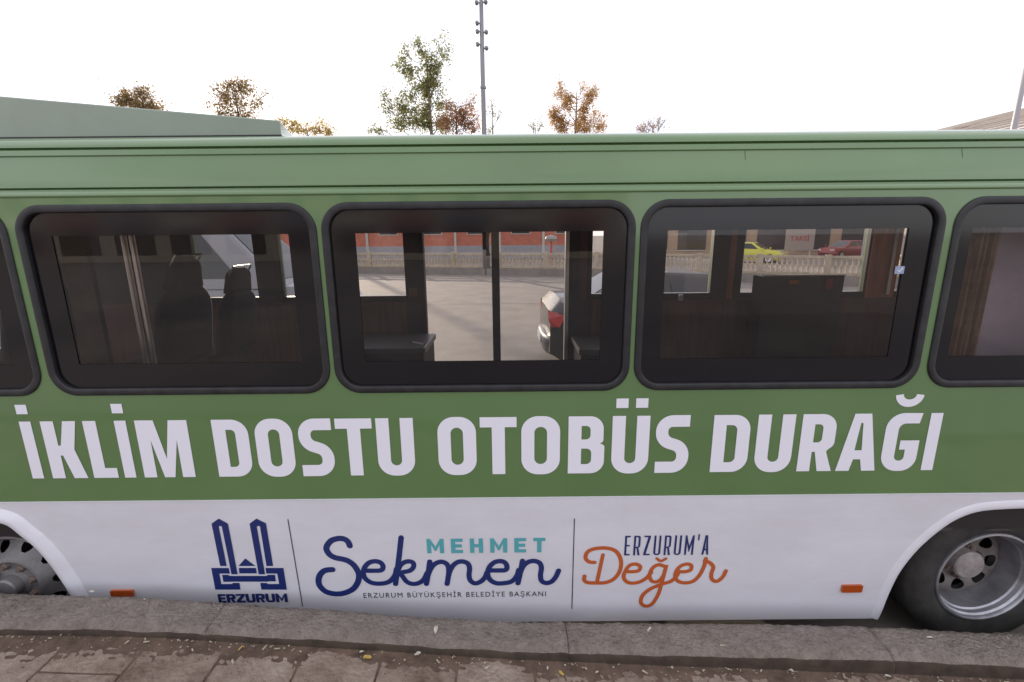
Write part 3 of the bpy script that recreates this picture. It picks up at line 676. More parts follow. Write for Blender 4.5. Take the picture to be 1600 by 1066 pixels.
# ---- slogan letters: white vinyl, built as glyph outlines in a unit box (cap height 1)
ST = .212; HT = .175
def rect(a_, b2, c, d): return [Vector((a_, b2)), Vector((c, b2)), Vector((c, d)), Vector((a_, d))]
def pathr(pts, r=.2): # open rounded polyline
    pts = [Vector(p) for p in pts]; res = [pts[0]]
    for i in range(1, len(pts) - 1):
        rr = rounded([pts[i - 1], (pts[i].x, pts[i].y, r), pts[i + 1]], 0, 8); res += rr[1:-1]
    return res + [pts[-1]]
def glyph(ch, w_):
    """list of (verts, faces) in unit space"""
    out_ = []
    def poly(outer, holes_=()):
        vs, fs = plate(outer, holes_); out_.append(([(v[0], v[1]) for v in vs], fs))
    def strokep(pts, r, t=ST, tb=None):
        pa = pathr(pts, r); vs, fs = ribbon(pa, t); out_.append(([(v.x, v.y) for v in vs], fs))
    s = ST
    if ch in 'Iİ':
        poly(rect(0, 0, w_, 1))
        if ch == 'İ': poly(rect(.0, 1.126, w_ * .96, 1.285))
    elif ch == 'K': poly([Vector(p) for p in [(0, 0), (s, 0), (s, .405), (s + .04, .405), (w_ - .225, 0), (w_, 0), (s + .245, .51), (w_ - .012, 1), (w_ - .222, 1), (s + .04, .58), (s, .58), (s, 1), (0, 1)]])
    elif ch == 'L': poly([Vector(p) for p in [(0, 0), (w_, 0), (w_, HT), (s, HT), (s, 1), (0, 1)]])
    elif ch == 'M':
        c = w_ / 2; poly([Vector(p) for p in [(0, 0), (s * .98, 0), (s * .98, .66), (c - .085, 0), (c + .085, 0), (w_ - s * .98, .66), (w_ - s * .98, 0), (w_, 0), (w_, 1), (w_ - .30, 1), (c, .33), (.30, 1), (0, 1)]])
    elif ch == 'D': poly(rounded([(0, 0), (w_, 0, .26), (w_, 1, .26), (0, 1)], 0, 8), [rounded([(s, HT), (w_ - s, HT, .10), (w_ - s, 1 - HT, .10), (s, 1 - HT)], 0, 6)])
    elif ch == 'O': poly(rounded([(0, -.01), (w_, -.01), (w_, 1.01), (0, 1.01)], .27, 9), [rounded([(s, HT), (w_ - s, HT), (w_ - s, 1 - HT), (s, 1 - HT)], .11, 7)])
    elif ch == 'S': 
        h = .095; strokep([(w_ - .015, 1 - h + .0), (.104, 1 - h), (.104, .565), (w_ - .104, .445), (w_ - .104, h), (.015, h)], .195, .20)
    elif ch == 'T': poly([Vector(p) for p in [(w_ / 2 - s / 2, 0), (w_ / 2 + s / 2, 0), (w_ / 2 + s / 2, 1 - HT), (w_, 1 - HT), (w_, 1), (0, 1), (0, 1 - HT), (w_ / 2 - s / 2, 1 - HT)]])
    elif ch in 'UÜ':
        poly(rounded([(0, 1), (0, -.01, .27), (w_, -.01, .27), (w_, 1), (w_ - s, 1), (w_ - s, HT, .11), (s, HT, .11), (s, 1)], 0, 9))
        if ch == 'Ü': poly(rect(w_ / 2 - .255, 1.135, w_ / 2 - .06, 1.295)); poly(rect(w_ / 2 + .06, 1.135, w_ / 2 + .255, 1.295))
    elif ch == 'B': poly(rounded([(0, 0), (w_, 0, .22), (w_, .50, .14), (w_ - .075, .525), (w_ - .02, .56, .1), (w_ - .02, 1, .22), (0, 1)], 0, 7), [rounded([(s, HT - .01), (w_ - s, HT - .01, .08), (w_ - s, .44, .08), (s, .44)], 0, 5), rounded([(s, .60), (w_ - s - .02, .60, .08), (w_ - s - .02, 1 - HT + .01, .08), (s, 1 - HT + .01)], 0, 5)])
    elif ch == 'R': poly(rounded([(0, 0), (s, 0), (s, .345), (w_ * .46, .345), (w_ - .235, 0), (w_, 0), (w_ - .13, .36, .05), (w_ - .01, .46, .12), (w_ - .01, 1, .24), (0, 1)], 0, 6), [rounded([(s, .51), (w_ - s - .01, .51, .09), (w_ - s - .01, 1 - HT, .09), (s, 1 - HT)], 0, 5)])
    elif ch == 'A': poly([Vector(p) for p in [(0, 0), (s + .01, 0), (s + .055, .205), (w_ - s - .055, .205), (w_ - s - .01, 0), (w_, 0), (w_ - .19, 1), (.19, 1)]], [[Vector(p) for p in [(s + .055, .365), (w_ - s - .055, .365), (w_ / 2 + .018, .84), (w_ / 2 - .018, .84)]]])
    elif ch == 'Ğ':
        poly(rounded([(w_ - .03, 1.0), (0, 1.01, .28), (0, -.01, .28), (w_ - .01, -.01, .24), (w_ - .01, .53), (w_ * .46, .53), (w_ * .46, .37), (w_ - s - .01, .37), (w_ - s - .01, HT, .07), (s, HT, .11), (s, 1 - HT, .11), (w_ - .06, 1 - HT)], 0, 8))
        a_ = [Vector((w_ / 2 + .165 * math.cos(t), 1.315 + .145 * math.sin(t))) for t in [math.pi + math.pi * k / 14 for k in range(15)]]
        vs, fs = ribbon(a_, .125); out_.append(([(v.x, v.y) for v in vs], fs))
    return out_
zb_, zt_ = atY(800, 740.5, BY).z, atY(800, 651.5, BY).z; CAPH = zt_ - zb_
slog = empty('slogan', (0, BY, zb_)); P(slog)
A1 = lambda c: c * .475
A2 = lambda c: 740 + c * .475
LET = [('İ', A1(83), A1(121)), ('K', A1(151), A1(269)), ('L', A1(289), A1(371)), ('İ', A1(392), A1(430)), ('M', A1(458), A1(628)),
       ('D', A1(707), A1(823)), ('O', A1(844), A1(967)), ('S', A1(985), A1(1098)), ('T', A1(1108), A1(1228)), ('U', A1(1241), A1(1363)),
       ('O', A1(1441), A1(1567)), ('T', A2(22), A2(142)), ('O', A2(157), A2(284)), ('B', A2(311), A2(430)), ('Ü', A2(454), A2(576)), ('S', A2(596), A2(709)),
       ('D', A2(783), A2(904)), ('U', A2(927), A2(1048)), ('R', A2(1071), A2(1186)), ('A', A2(1200), A2(1331)), ('Ğ', A2(1345), A2(1464)), ('I', A2(1484), A2(1523))]
for ch, p0, p1 in LET:
    xa, xb = atY(p0, 698, BY).x, atY(p1, 698, BY).x; mb = MB()
    for k, (vs, fs) in enumerate(glyph(ch, (xb - xa) / CAPH)):
        mb.add([(xa + v[0] * CAPH, BY - .0016 - .0001 * k, zb_ + v[1] * CAPH) for v in vs], fs)
    o = mb.build('letter', VINYL_W); o.parent = slog; o.matrix_parent_inverse = Matrix.Translation(-Vector((0, BY, zb_)))
# ---- emblem and lettering on the skirt, traced on the skirt plane
def on_skirt(name, pts_list, m, parent=None, crop=(0, 0, 1), off=.002):
    mb = MB()
    for pl in pts_list:
        outer, hl = (pl, []) if not isinstance(pl, tuple) else (pl[0], pl[1])
        cv = lambda l: [(lambda q_: Vector((q_.x, q_.z)))(atS(crop[0] + p[0] * crop[2], crop[1] + p[1] * crop[2], 0)) for p in l]
        vs, fs = plate(cv(outer), [cv(h) for h in hl]); mb.add([tuple(skirt_pt(v[0], v[1], off)) for v in vs], fs)
    o = mb.build(name, m); return P(o, parent)
C1 = (310, 800, .1407)
on_skirt('emblem', [
    ([(148, 128), (228, 72), (330, 128), (438, 690), (370, 690), (262, 158), (240, 152), (228, 162), (316, 598), (244, 598)]),
    ([(570, 128), (646, 72), (752, 124), (832, 598), (758, 598), (686, 158), (664, 152), (650, 162), (742, 690), (672, 690)]),
    ([(448, 598), (522, 514), (634, 598)]),
    ([(450, 620), (640, 620), (652, 680), (458, 680)]),
    ([(145, 620), (338, 620), (352, 682), (234, 682), (256, 798), (376, 798), (384, 786), (458, 786), (470, 860), (190, 860)]),
    ([(748, 620), (946, 620), (984, 860), (702, 860), (688, 786), (762, 786), (770, 798), (898, 798), (878, 682), (756, 682)]),
    ([(266, 696), (336, 696), (346, 708), (762, 708), (772, 696), (852, 696), (862, 768), (778, 768), (772, 772), (366, 772), (360, 774), (280, 774)])], NAVY, None, C1)
for (pa, pb) in (((450, 811), (473, 947)), ((897.5, 810), (893.5, 951))):
    a_ = atS(*pa); b2 = atS(*pb); h = .0022
    xm = (a_.x + b2.x) / 2; mb = MB().add([tuple(skirt_pt(x, z, .002)) for x, z in ((b2.x - h, b2.z), (b2.x + h, b2.z), (a_.x + h, a_.z), (a_.x - h, a_.z))], [(0, 1, 2, 3)])
    o = mb.build('divider_line', INK); P(o)
def script(name, strokes, m, parent, width_px):
    mb = MB(); k0 = 0
    for (crop, pts, wp) in strokes:
        w3 = [(lambda q_: Vector((q_.x, q_.z)))(atS(crop[0] + p[0] * crop[2], crop[1] + p[1] * crop[2], 0)) for p in pts]
        path = catmull(w3, 8); n = len(path)
        wm = wp * width_px
        vs, fs = ribbon(path, wm)
        offs = [.0012 + k0 * .00012 + .0010 * (i // 2) / n for i in range(len(vs))]
        mb.add([tuple(skirt_pt(v.x, v.y, of)) for v, of in zip(vs, offs)], fs)
        for e_, of in ((path[0], .00125 + k0 * .00012), (path[-1], .0023 + k0 * .00012)):
            cv = [tuple(skirt_pt(e_.x + wm / 2 * math.cos(2 * math.pi * i / 14), e_.y + wm / 2 * math.sin(2 * math.pi * i / 14), of + .00003)) for i in range(14)]
            mb.add(cv, [tuple(range(14))])
        k0 += 1
    return P(mb.build(name, m), parent)
pxm = (atS(810, 880).x - atS(800, 880).x) / 10
E1, E2 = (480, 820, .1375), (680, 820, .1375)
script('script_lettering', [
    (E1, [(485, 238), (462, 190), (415, 160), (350, 156), (275, 180), (225, 240), (224, 290), (262, 343), (325, 374), (405, 390), (470, 412), (540, 468), (586, 555), (580, 640), (528, 722), (435, 770), (330, 784), (220, 760), (150, 700), (130, 630), (152, 560), (205, 517), (288, 507)], 9.6),
    (E1, [(655, 520), (750, 521), (842, 515), (862, 470), (832, 428), (770, 413), (700, 432), (650, 490), (640, 560), (672, 620), (745, 660), (845, 666), (935, 642), (995, 575), (1015, 500)], 8.2),
    (E1, [(1068, 145), (1040, 400), (1005, 668)], 8.6),
    (E1, [(1030, 520), (1062, 458), (1105, 425), (1155, 414), (1203, 430), (1208, 478), (1165, 520), (1065, 545), (1090, 590), (1130, 642), (1190, 668), (1260, 662), (1322, 622), (1362, 545)], 8.0),
    (E1, [(1393, 418), (1376, 545), (1356, 668)], 8.4),
    (E1, [(1366, 600), (1390, 530), (1430, 462), (1485, 426), (1540, 420), (1590, 448), (1609, 505), (1604, 585), (1590, 668)], 8.2),
    (E2, [(146, 600), (168, 525), (205, 460), (260, 421), (320, 416), (372, 440), (391, 492), (385, 572), (402, 632), (452, 662), (512, 645), (562, 600), (588, 540)], 8.2),
    (E2, [(605, 516), (705, 517), (798, 512), (815, 470), (790, 426), (740, 411), (672, 425), (616, 478), (596, 550), (622, 620), (692, 660), (782, 660), (868, 640), (925, 580), (948, 510)], 8.2),
    (E2, [(992, 408), (968, 540), (940, 660)], 8.4),
    (E2, [(952, 590), (980, 510), (1012, 455), (1065, 418), (1130, 409), (1188, 434), (1206, 490), (1196, 570), (1208, 632), (1257, 658), (1320, 643), (1368, 590), (1402, 518)], 8.2)], NAVY, None, pxm)
E4 = (860, 790, .2)
script('script_lettering', [
    (E4, [(345, 444), (300, 438), (274, 406), (292, 360), (350, 336), (440, 332), (512, 357), (550, 425), (543, 505), (498, 570), (430, 600), (350, 603), (290, 600), (264, 580), (266, 550)], 6.4),
    (E4, [(410, 385), (365, 590)], 6.0),
    (E4, [(585, 513), (640, 516), (690, 506), (700, 474), (662, 456), (612, 472), (576, 530), (578, 575), (615, 602), (680, 600), (742, 570), (788, 520)], 6.2),
    (E4, [(892, 474), (842, 462), (796, 490), (774, 548), (795, 590), (842, 590), (882, 545), (906, 462), (872, 590), (842, 690), (792, 768), (740, 783), (706, 755), (720, 700), (780, 650), (870, 612), (940, 590), (985, 550), (1000, 520)], 6.2),
    (E4, [(990, 514), (1045, 516), (1092, 503), (1100, 468), (1066, 456), (1012, 475), (976, 530), (986, 580), (1040, 602), (1112, 590), (1165, 540), (1200, 470), (1214, 412)], 6.2),
    (E4, [(1205, 432), (1245, 446), (1272, 480), (1257, 530), (1262, 575), (1300, 590), (1345, 556), (1370, 508)], 6.2),
    (E4, [(830, 412), (862, 432), (902, 412)], 4.6)], ORANGE, None, pxm)
def text_on(name, s, px0, px1, py0, py1, m, bold=0.0, space=1.0, seg=None):
    c = bpy.data.curves.new('t', 'FONT'); c.body = s; c.space_character = space; c.offset = bold; c.resolution_u = 3
    o = bpy.data.objects.new('t', c); COL.objects.link(o); dg = bpy.context.evaluated_depsgraph_get(); dg.update()
    me = bpy.data.meshes.new_from_object(o.evaluated_get(dg)); bpy.data.objects.remove(o)
    xs_ = [v.co.x for v in me.vertices]
    # cap height from the reference of flat letters
    c2 = bpy.data.curves.new('t2', 'FONT'); c2.body = 'E'; c2.offset = bold; o2 = bpy.data.objects.new('t2', c2); COL.objects.link(o2); dg = bpy.context.evaluated_depsgraph_get(); dg.update()
    m2 = bpy.data.meshes.new_from_object(o2.evaluated_get(dg)); bpy.data.objects.remove(o2)
    cy0, cy1 = min(v.co.y for v in m2.vertices), max(v.co.y for v in m2.vertices)
    x0_, x1_ = min(xs_), max(xs_); pm = (px0 + px1) / 2
    A = atS(px0, (py0 + py1) / 2, 0); B = atS(px1, (py0 + py1) / 2, 0); zA = atS(pm, py1, 0).z; zB = atS(pm, py0, 0).z
    for v in me.vertices:
        u = (v.co.x - x0_) / (x1_ - x0_); t = (v.co.y - cy0) / (cy1 - cy0)
        v.co = skirt_pt(A.x + (B.x - A.x) * u, zA + (zB - zA) * t, .0021)
    o = link(name, me, m); return P(o)
def flat_glyph(ch, w_, st, ht):
    out_ = []
    V = lambda l: [Vector(p) for p in l]
    def poly(o_, h_=()):
        vs, fs = plate(o_, h_); out_.append(([(v[0], v[1]) for v in vs], fs))
    c = w_ / 2
    if ch == 'E': poly(V([(0, 0), (w_, 0), (w_, ht), (st, ht), (st, .5 - ht / 2), (w_ * .92, .5 - ht / 2), (w_ * .92, .5 + ht / 2), (st, .5 + ht / 2), (st, 1 - ht), (w_, 1 - ht), (w_, 1), (0, 1)]))
    elif ch == 'H': poly(V([(0, 0), (st, 0), (st, .5 - ht / 2), (w_ - st, .5 - ht / 2), (w_ - st, 0), (w_, 0), (w_, 1), (w_ - st, 1), (w_ - st, .5 + ht / 2), (st, .5 + ht / 2), (st, 1), (0, 1)]))
    elif ch == 'T': poly(V([(c - st / 2, 0), (c + st / 2, 0), (c + st / 2, 1 - ht), (w_, 1 - ht), (w_, 1), (0, 1), (0, 1 - ht), (c - st / 2, 1 - ht)]))
    elif ch == 'Z': poly(V([(0, 0), (w_, 0), (w_, ht), (st * 1.25, ht), (w_, 1 - ht), (w_, 1), (0, 1), (0, 1 - ht), (w_ - st * 1.25, 1 - ht), (0, ht)]))
    elif ch == 'U': r = min(.3, w_ * .42); poly(rounded([(0, 1), (0, 0, r), (w_, 0, r), (w_, 1), (w_ - st, 1), (w_ - st, ht, max(.02, r - st)), (st, ht, max(.02, r - st)), (st, 1)], 0, 7))
    elif ch == 'R': r = min(.24, w_ * .36); poly(rounded([(0, 0), (st, 0), (st, .36), (w_ * .48, .36), (w_ - st * 1.12, 0), (w_, 0), (w_ * .74, .39), (w_, .44, r * .8), (w_, 1, r), (0, 1)], 0, 6), [rounded([(st, .36 + ht), (w_ - st, .36 + ht, .08), (w_ - st, 1 - ht, .08), (st, 1 - ht)], 0, 5)])
    elif ch == 'M': poly(V([(0, 0), (st, 0), (st, .62), (c - st * .18, .16), (c + st * .18, .16), (w_ - st, .62), (w_ - st, 0), (w_, 0), (w_, 1), (w_ - st * .82, 1), (c, .44), (st * .82, 1), (0, 1)]))
    elif ch == 'A': poly(V([(0, 0), (st, 0), (st * 1.15 + w_ * .05, .22), (w_ - st * 1.15 - w_ * .05, .22), (w_ - st, 0), (w_, 0), (c + st * .62, 1), (c - st * .62, 1)]), [V([(st * 1.2 + w_ * .09, .22 + ht), (w_ - st * 1.2 - w_ * .09, .22 + ht), (c + .004, .86), (c - .004, .86)])])
    elif ch == "'": poly(V([(0, .74), (w_, .74), (w_, 1.05), (0, 1.05)]))
    return out_
def word_on(name, s_, px0, px1, py0, py1, m, st, ht, widths, gap):
    pm = (px0 + px1) / 2; A = atS(px0, (py0 + py1) / 2, 0); B = atS(px1, (py0 + py1) / 2, 0); zA = atS(pm, py1, 0).z; zB = atS(pm, py0, 0).z; cap = zB - zA
    tot = sum(widths[ch] for ch in s_) + gap * (len(s_) - 1); k = (B.x - A.x) / (tot * cap); x = 0; mb = MB()
    for ch in s_:
        for vs, fs in flat_glyph(ch, widths[ch] * k, st, ht): mb.add([tuple(skirt_pt(A.x + x * cap + v[0] * cap, zA + v[1] * cap, .0021)) for v in vs], fs)
        x += (widths[ch] + gap) * k
    return P(mb.build(name, m))
word_on('place_lettering', 'ERZURUM', 341, 449.5, 927.5, 941, NAVY, .30, .23, dict(E=.88, R=1.0, Z=1.0, U=1.05, M=1.3), .07)
word_on('name_lettering', 'MEHMET', 667, 852, 841, 863.5, TEAL, .25, .22, dict(M=1.3, E=.9, H=1.0, T=.92), .55)
word_on('motto_lettering', "ERZURUM'A", 976, 1108, 836.5, 867, NAVY, .085, .075, {'E': .27, 'R': .32, 'Z': .32, 'U': .34, 'M': .44, "'": .07, 'A': .34}, .175)
text_on('title_lettering', 'ERZURUM BÜYÜKŞEHİR BELEDİYE BAŞKANI', 568, 853, 925, 932.5, INK, 0.0, 1.25)

# ================================================================== CARS
def car(name, label, loc, rz, paint, L=4.5, W=1.76, H=1.46, hood=.92, deck=1.02, belt=.95, xr=(.10, .26), xf=(.74, .54), cat='car', group=None, tail=True, van=False):
    """nose towards +x of its own frame; origin under the rear bumper's middle"""
    r = tag(empty(name, loc, rz), label, cat, group); hw = W / 2
    st_ = []
    n = 26
    for i in range(n + 1):
        t = i / n; x = t * L
        endr = max(0, 1 - t / .05) ** 2; endf = max(0, (t - .93) / .07) ** 2
        half = hw * (1 - .10 * endr - .20 * endf - .05 * max(0, (t - .6) / .4))
        if t < xr[0] + .06: top = deck - .05 * max(0, (.03 - t) / .03) 
        elif t > xf[0] - .05: top = hood - (hood * .16) * ((t - xf[0]) / (1 - xf[0])) ** 2 if t > xf[0] else hood
        else: top = belt + (deck - belt) * max(0, 1 - (t - xr[0] - .06) / .1)
        lo = .20 + .12 * max(endr, endf)
        half = max(half, .3)
        if i == 0: top = deck * .85
        if i == n: top = hood * .58; lo = .30
        ring = []
        for (u, v) in ((.70, 0), (.93, .02), (.985, .18), (1.0, .42), (1.0, .62), (.975, .86), (.90, .97), (.55, 1.0), (0, 1.012)):
            ring.append((half * u, lo + (top - lo) * v))
        full = [(-y, z) for (y, z) in ring] + [(y, z) for (y, z) in ring[::-1][1:]]
        st_.append([(x, y, z) for (y, z) in full])
    m_ = len(st_[0]); vs = [p for s in st_ for p in s]; fs = []
    for i in range(n):
        for k in range(m_): fs.append((i * m_ + k, (i + 1) * m_ + k, (i + 1) * m_ + (k + 1) % m_, i * m_ + (k + 1) % m_))
    fs.append(tuple(range(m_))); fs.append(tuple(range(n * m_, (n + 1) * m_))[::-1])
    b = MB().add(vs, fs).build('body', paint, r); autosmooth(b, 40)
    # cabin
    wb, wr = hw * .93, hw * .72
    zb0 = belt - .06
    c = [(xr[0] * L, -wb, zb0 + (deck - belt)), (xf[0] * L, -wb, zb0), (xf[0] * L, wb, zb0), (xr[0] * L, wb, zb0 + (deck - belt)),
         (xr[1] * L, -wr, H - .03), (xf[1] * L, -wr, H - .03), (xf[1] * L, wr, H - .03), (xr[1] * L, wr, H - .03)]
    mid = [((xr[1] * .5 + xf[1] * .5) * L, s * wr * 1.0, H) for s in (-1, 1)]
    vs = c + mid
    cab = MB().add(vs, [(0, 1, 5, 8, 4), (2, 3, 7, 9, 6), (1, 2, 6, 5), (3, 0, 4, 7), (4, 8, 9, 7), (8, 5, 6, 9)]).build('cabin', paint, r, bevel=.05)
    GLC = mat('car_glass', (.015, .018, .022), .05, spec=.6)
    def pane(q4, u0, u1, v0, v1, nm):
        A, B, C, D = (Vector(p) for p in q4)
        f = lambda u, v: (A * (1 - u) + B * u) * (1 - v) + (D * (1 - u) + C * u) * v
        nn = (B - A).cross(D - A).normalized() * .010
        pts = [f(u0, v0) + nn, f(u1, v0) + nn, f(u1, v1) + nn, f(u0, v1) + nn]
        MB().add(pts, [(0, 1, 2, 3)]).build(nm, GLC, r)
    pane((c[1], c[2], c[6], c[5]), .07, .93, .12, .90, 'windscreen'); pane((c[3], c[0], c[4], c[7]), .08, .92, .18, .88, 'rear_window')
    for q4, fl in (((c[0], c[1], c[5], c[4]), 0), ((c[2], c[3], c[7], c[6]), 1)):
        for (u0, u1) in (((.10, .44), (.49, .88)) if not fl else ((.12, .51), (.56, .90))): pane(q4, u0, u1, .16, .88, 'side_window')
    rr = .31; TW = mat('car_tyre', (.018, .018, .018), .8)
    for x in (.19 * L, .81 * L):
        for s in (-1, 1):
            w_ = empty('wheel', (x, s * (hw - .005), rr), 0, r)
            if s > 0: w_.rotation_euler = (0, 0, math.pi)
            MB().lathe([(.205, .0), (.22, -.012), (.30, -.008), (rr, .02), (rr, .19), (.22, .2)], 28).build('tyre', TW, w_, smooth=True)
            MB().lathe([(0, -.004), (.05, -.006), (.07, .012), (.18, .006), (.205, -.008), (.21, .05)], 20).build('rim', ALU, w_)
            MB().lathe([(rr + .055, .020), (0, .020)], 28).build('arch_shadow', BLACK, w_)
    RED = mat('tail_red', (.42, .02, .015), .15, coat=.6); LMP = mat('headlamp', (.75, .75, .72), .1, coat=.6)
    for s in (-1, 1):
        vs = []; 
        ys, zs0, zs1 = hw * .985, deck * .66, deck * .86
        pts = [(.022, s * hw * .62, zs0 + .04), (.012, s * hw * .62, zs1), (.035, s * hw * .86, zs1 + .0), (.26, s * (hw * .985), zs1 - .02), (.15, s * (hw + .006), zs0 + .01), (.03, s * (hw * .90), zs0)]
        pts = [(p[0] - .022, p[1] + s * .012, p[2]) for p in pts]
        cx_ = Vector((-.030, s * (hw * .9 + .012), (zs0 + zs1) / 2))
        MB().add(pts + [tuple(cx_)], [(i, (i + 1) % 6, 6) if s < 0 else ((i + 1) % 6, i, 6) for i in range(6)]).build('tail_light', RED, r)
        zf = hood * .72
        pts = [(L - .005, s * hw * .45, zf - .04), (L - .005, s * hw * .45, zf + .05), (L - .10, s * hw * .82, zf + .10), (L - .28, s * hw * .90, zf + .11), (L - .10, s * hw * .86, zf - .03)]
        MB().add(pts + [(L + .03, s * hw * .66, zf + .02)], [(i, (i + 1) % 5, 5) if s > 0 else ((i + 1) % 5, i, 5) for i in range(5)]).build('headlight', LMP, r)
        MB().box((xf[0] * L - .12, s * hw - (0 if s > 0 else .17), belt), (xf[0] * L - .02, s * hw + (.17 if s > 0 else 0), belt + .12)).build('mirror', paint, r, bevel=.03)
    # bumpers
    for nm, x0_, sg in (('rear_bumper', 0, -1), ('front_bumper', L, 1)):
        vs = []; fs = []; NB = 14
        pr = [(.03, .24), (-.05, .28), (-.085, .42), (-.09, .50), (-.06, .56), (.05, .575)]
        for k in range(NB + 1):
            a_ = -1 + 2 * k / NB; y = a_ * hw * 1.005; back_ = .34 * abs(a_) ** 4
            for (u, z) in pr: vs.append((x0_ - sg * back_ - sg * u, y * (1 - .02 * (u > 0)), z))
        mm = len(pr)
        for k in range(NB):
            for i in range(mm - 1): q_ = k * mm + i; fs.append((q_, q_ + 1, q_ + mm + 1, q_ + mm) if sg > 0 else (q_, q_ + mm, q_ + mm + 1, q_ + 1))
        o = MB().add(vs, fs).build(nm, paint, r, smooth=True)
    o = MB().box((L - .01, -hw * .4, .36), (L + .095, hw * .4, .44)).build('grille', BLACK, r)
    o = MB().box((-.098, -.26, .40), (-.085, .26, .51)).build('number_plate', mat('plate_white', (.6, .6, .6), .5), r)
    return r
P_CHAR = mat('charcoal_paint', (.020, .020, .024), .45, metal=.1, coat=.6, coat_rough=.12)
P_SILV = mat('silver_paint', (.26, .26, .28), .45, metal=.3, coat=.4)
P_TAXI = mat('taxi_yellow', (.62, .60, .03), .35, coat=.7)
P_RED = mat('car_red', (.30, .03, .03), .35, coat=.7)
P_WHT = mat('car_white', (.7, .7, .68), .35, coat=.7)
tail = atZ(866, 552, .28)
sed = car('sedan', 'dark charcoal sedan with red tail light parked behind the bus doorway', (tail.x - .08, tail.y + .95, ROAD), rad(2), P_CHAR, L=4.55, W=1.8, H=1.54, deck=1.14, belt=.98)
car('sedan_van', 'silver van standing behind the bus beyond the bus seats', (-7.9, 7.9, ROAD), rad(1), P_SILV, L=5.2, W=1.95, H=2.35, hood=1.42, deck=1.40, belt=1.42, xr=(.01, .02), xf=(.86, .68), cat='van').name = 'van'
tx = atZ(1150, 411, ROAD)
car('taxi', 'bright yellow taxi on the far road beyond the balustrade', (tx.x - .2, tx.y + 2.2, ROAD), rad(-42), P_TAXI, cat='taxi', L=4.4)
rc = atZ(1318, 404, ROAD)
car('parked_car', 'small dark red car with pale bonnet parked near the far shops', (rc.x + 2.6, rc.y + 1.5, ROAD), rad(197), P_RED, L=4.2)

# ================================================================== ACROSS THE ROAD
STONE = mat('median_concrete', (.22, .20, .18), .9, vary=.2, vscale=2)
pts = [(-34, 36.5), (-16, 30.5), (4.4, 24.6), (13, 19.6), (24, 14.2)]
vs = []; fs = []
for (x, y) in pts: vs += [(x, y - .45, ROAD), (x, y - .45, .26), (x, y + 1.5, .26), (x, y + 1.5, ROAD)]
for i in range(len(pts) - 1):
    for k in range(3): fs.append((i * 4 + k, (i + 1) * 4 + k, (i + 1) * 4 + k + 1, i * 4 + k + 1))
md = MB().add(vs, fs).build('median_kerb', STONE); structure(md)
vs = []; fs = []
for (x, y) in pts: vs += [(x, y - .30, .266), (x, y + 1.35, .266)]
for i in range(len(pts) - 1): fs.append((2 * i, 2 * i + 2, 2 * i + 3, 2 * i + 1))
structure(MB().add(vs, fs).build('verge', mat('dry_verge', (.16, .13, .065), .95, vary=.4, vscale=6)))
BAL = mat('cast_stone', (.44, .37, .27), .85, vary=.18, vscale=5)
tg = ['long pale cast stone balustrade beyond the road at the fence\'s left end', 'pale cast stone balustrade seen through the bus doorway', 'pale balustrade in front of the yellow taxi', 'pale balustrade stretch running towards the corrugated hall']
for i in range(len(pts) - 1):
    a_ = Vector((*pts[i], .266)); b2 = Vector((*pts[i + 1], .266)); ln = (b2 - a_).length; ang = math.atan2(b2.y - a_.y, b2.x - a_.x)
    f_ = tag(empty('balustrade', a_, ang), tg[i], 'balustrade', 'balustrades along the far kerb')
    MB().box((0, -.08, 0), (ln, .08, .12)).build('base_rail', BAL, f_); MB().box((0, -.07, .70), (ln, .07, .80)).build('top_rail', BAL, f_)
    mb = MB(); np_ = int(ln / 2.4)
    for k in range(np_ + 1): 
        x = ln * k / np_; MB().box((x - .11, -.10, 0), (x + .11, .10, .86)).build('post', BAL, f_)
    nb = int(ln / .19)
    for k in range(nb):
        x = (k + .5) * ln / nb; mb.lathe([(.05, .12), (.045, .18), (.030, .22), (.062, .33), (.05, .42), (.028, .50), (.030, .60), (.055, .66), (.055, .70)], 8, (x, 0, 0), 'z')
    mb.box((0, -.03, .395), (ln, .03, .43))
    o = mb.build('balusters', BAL, f_, smooth=True); o['kind'] = 'stuff'
# red building with grey plinth
rb = tag(empty('red_building', (-10, 45, ROAD)), 'low red building with grey plinth seen through the doorway', 'building')
REDW = mat('red_render', (.50, .165, .105), .8, vary=.15, vscale=2)
MB().box((-26, 0, 1.2), (17, 9, 4.4)).build('wall', REDW, rb); MB().box((-26.1, -.12, 0), (17.1, 9, 1.2)).build('plinth', mat('grey_plinth', (.34, .34, .36), .85, vary=.1), rb)
MB().box((-26.4, -.4, 4.4), (17.4, 9.3, 4.6)).build('roof', mat('grey_roof', (.2, .19, .19), .8), rb)
for k in range(10):
    x = -24 + 4.1 * k; MB().box((x, -.10, .0), (x + .22, -.002 - .12, 4.3)).build('pilaster', mat('pale_trim', (.55, .5, .45), .8), rb)
    f_ = MB().box((x + 1.2, -.05, 2.2), (x + 3.0, .02, 3.7)).build('window', mat('pale_trim', (0, 0, 0)), rb); MB().box((x + 1.28, -.06, 2.28), (x + 2.92, -.052, 3.62)).build('pane', mat('dark_pane', (.03, .035, .04), .1), f_)
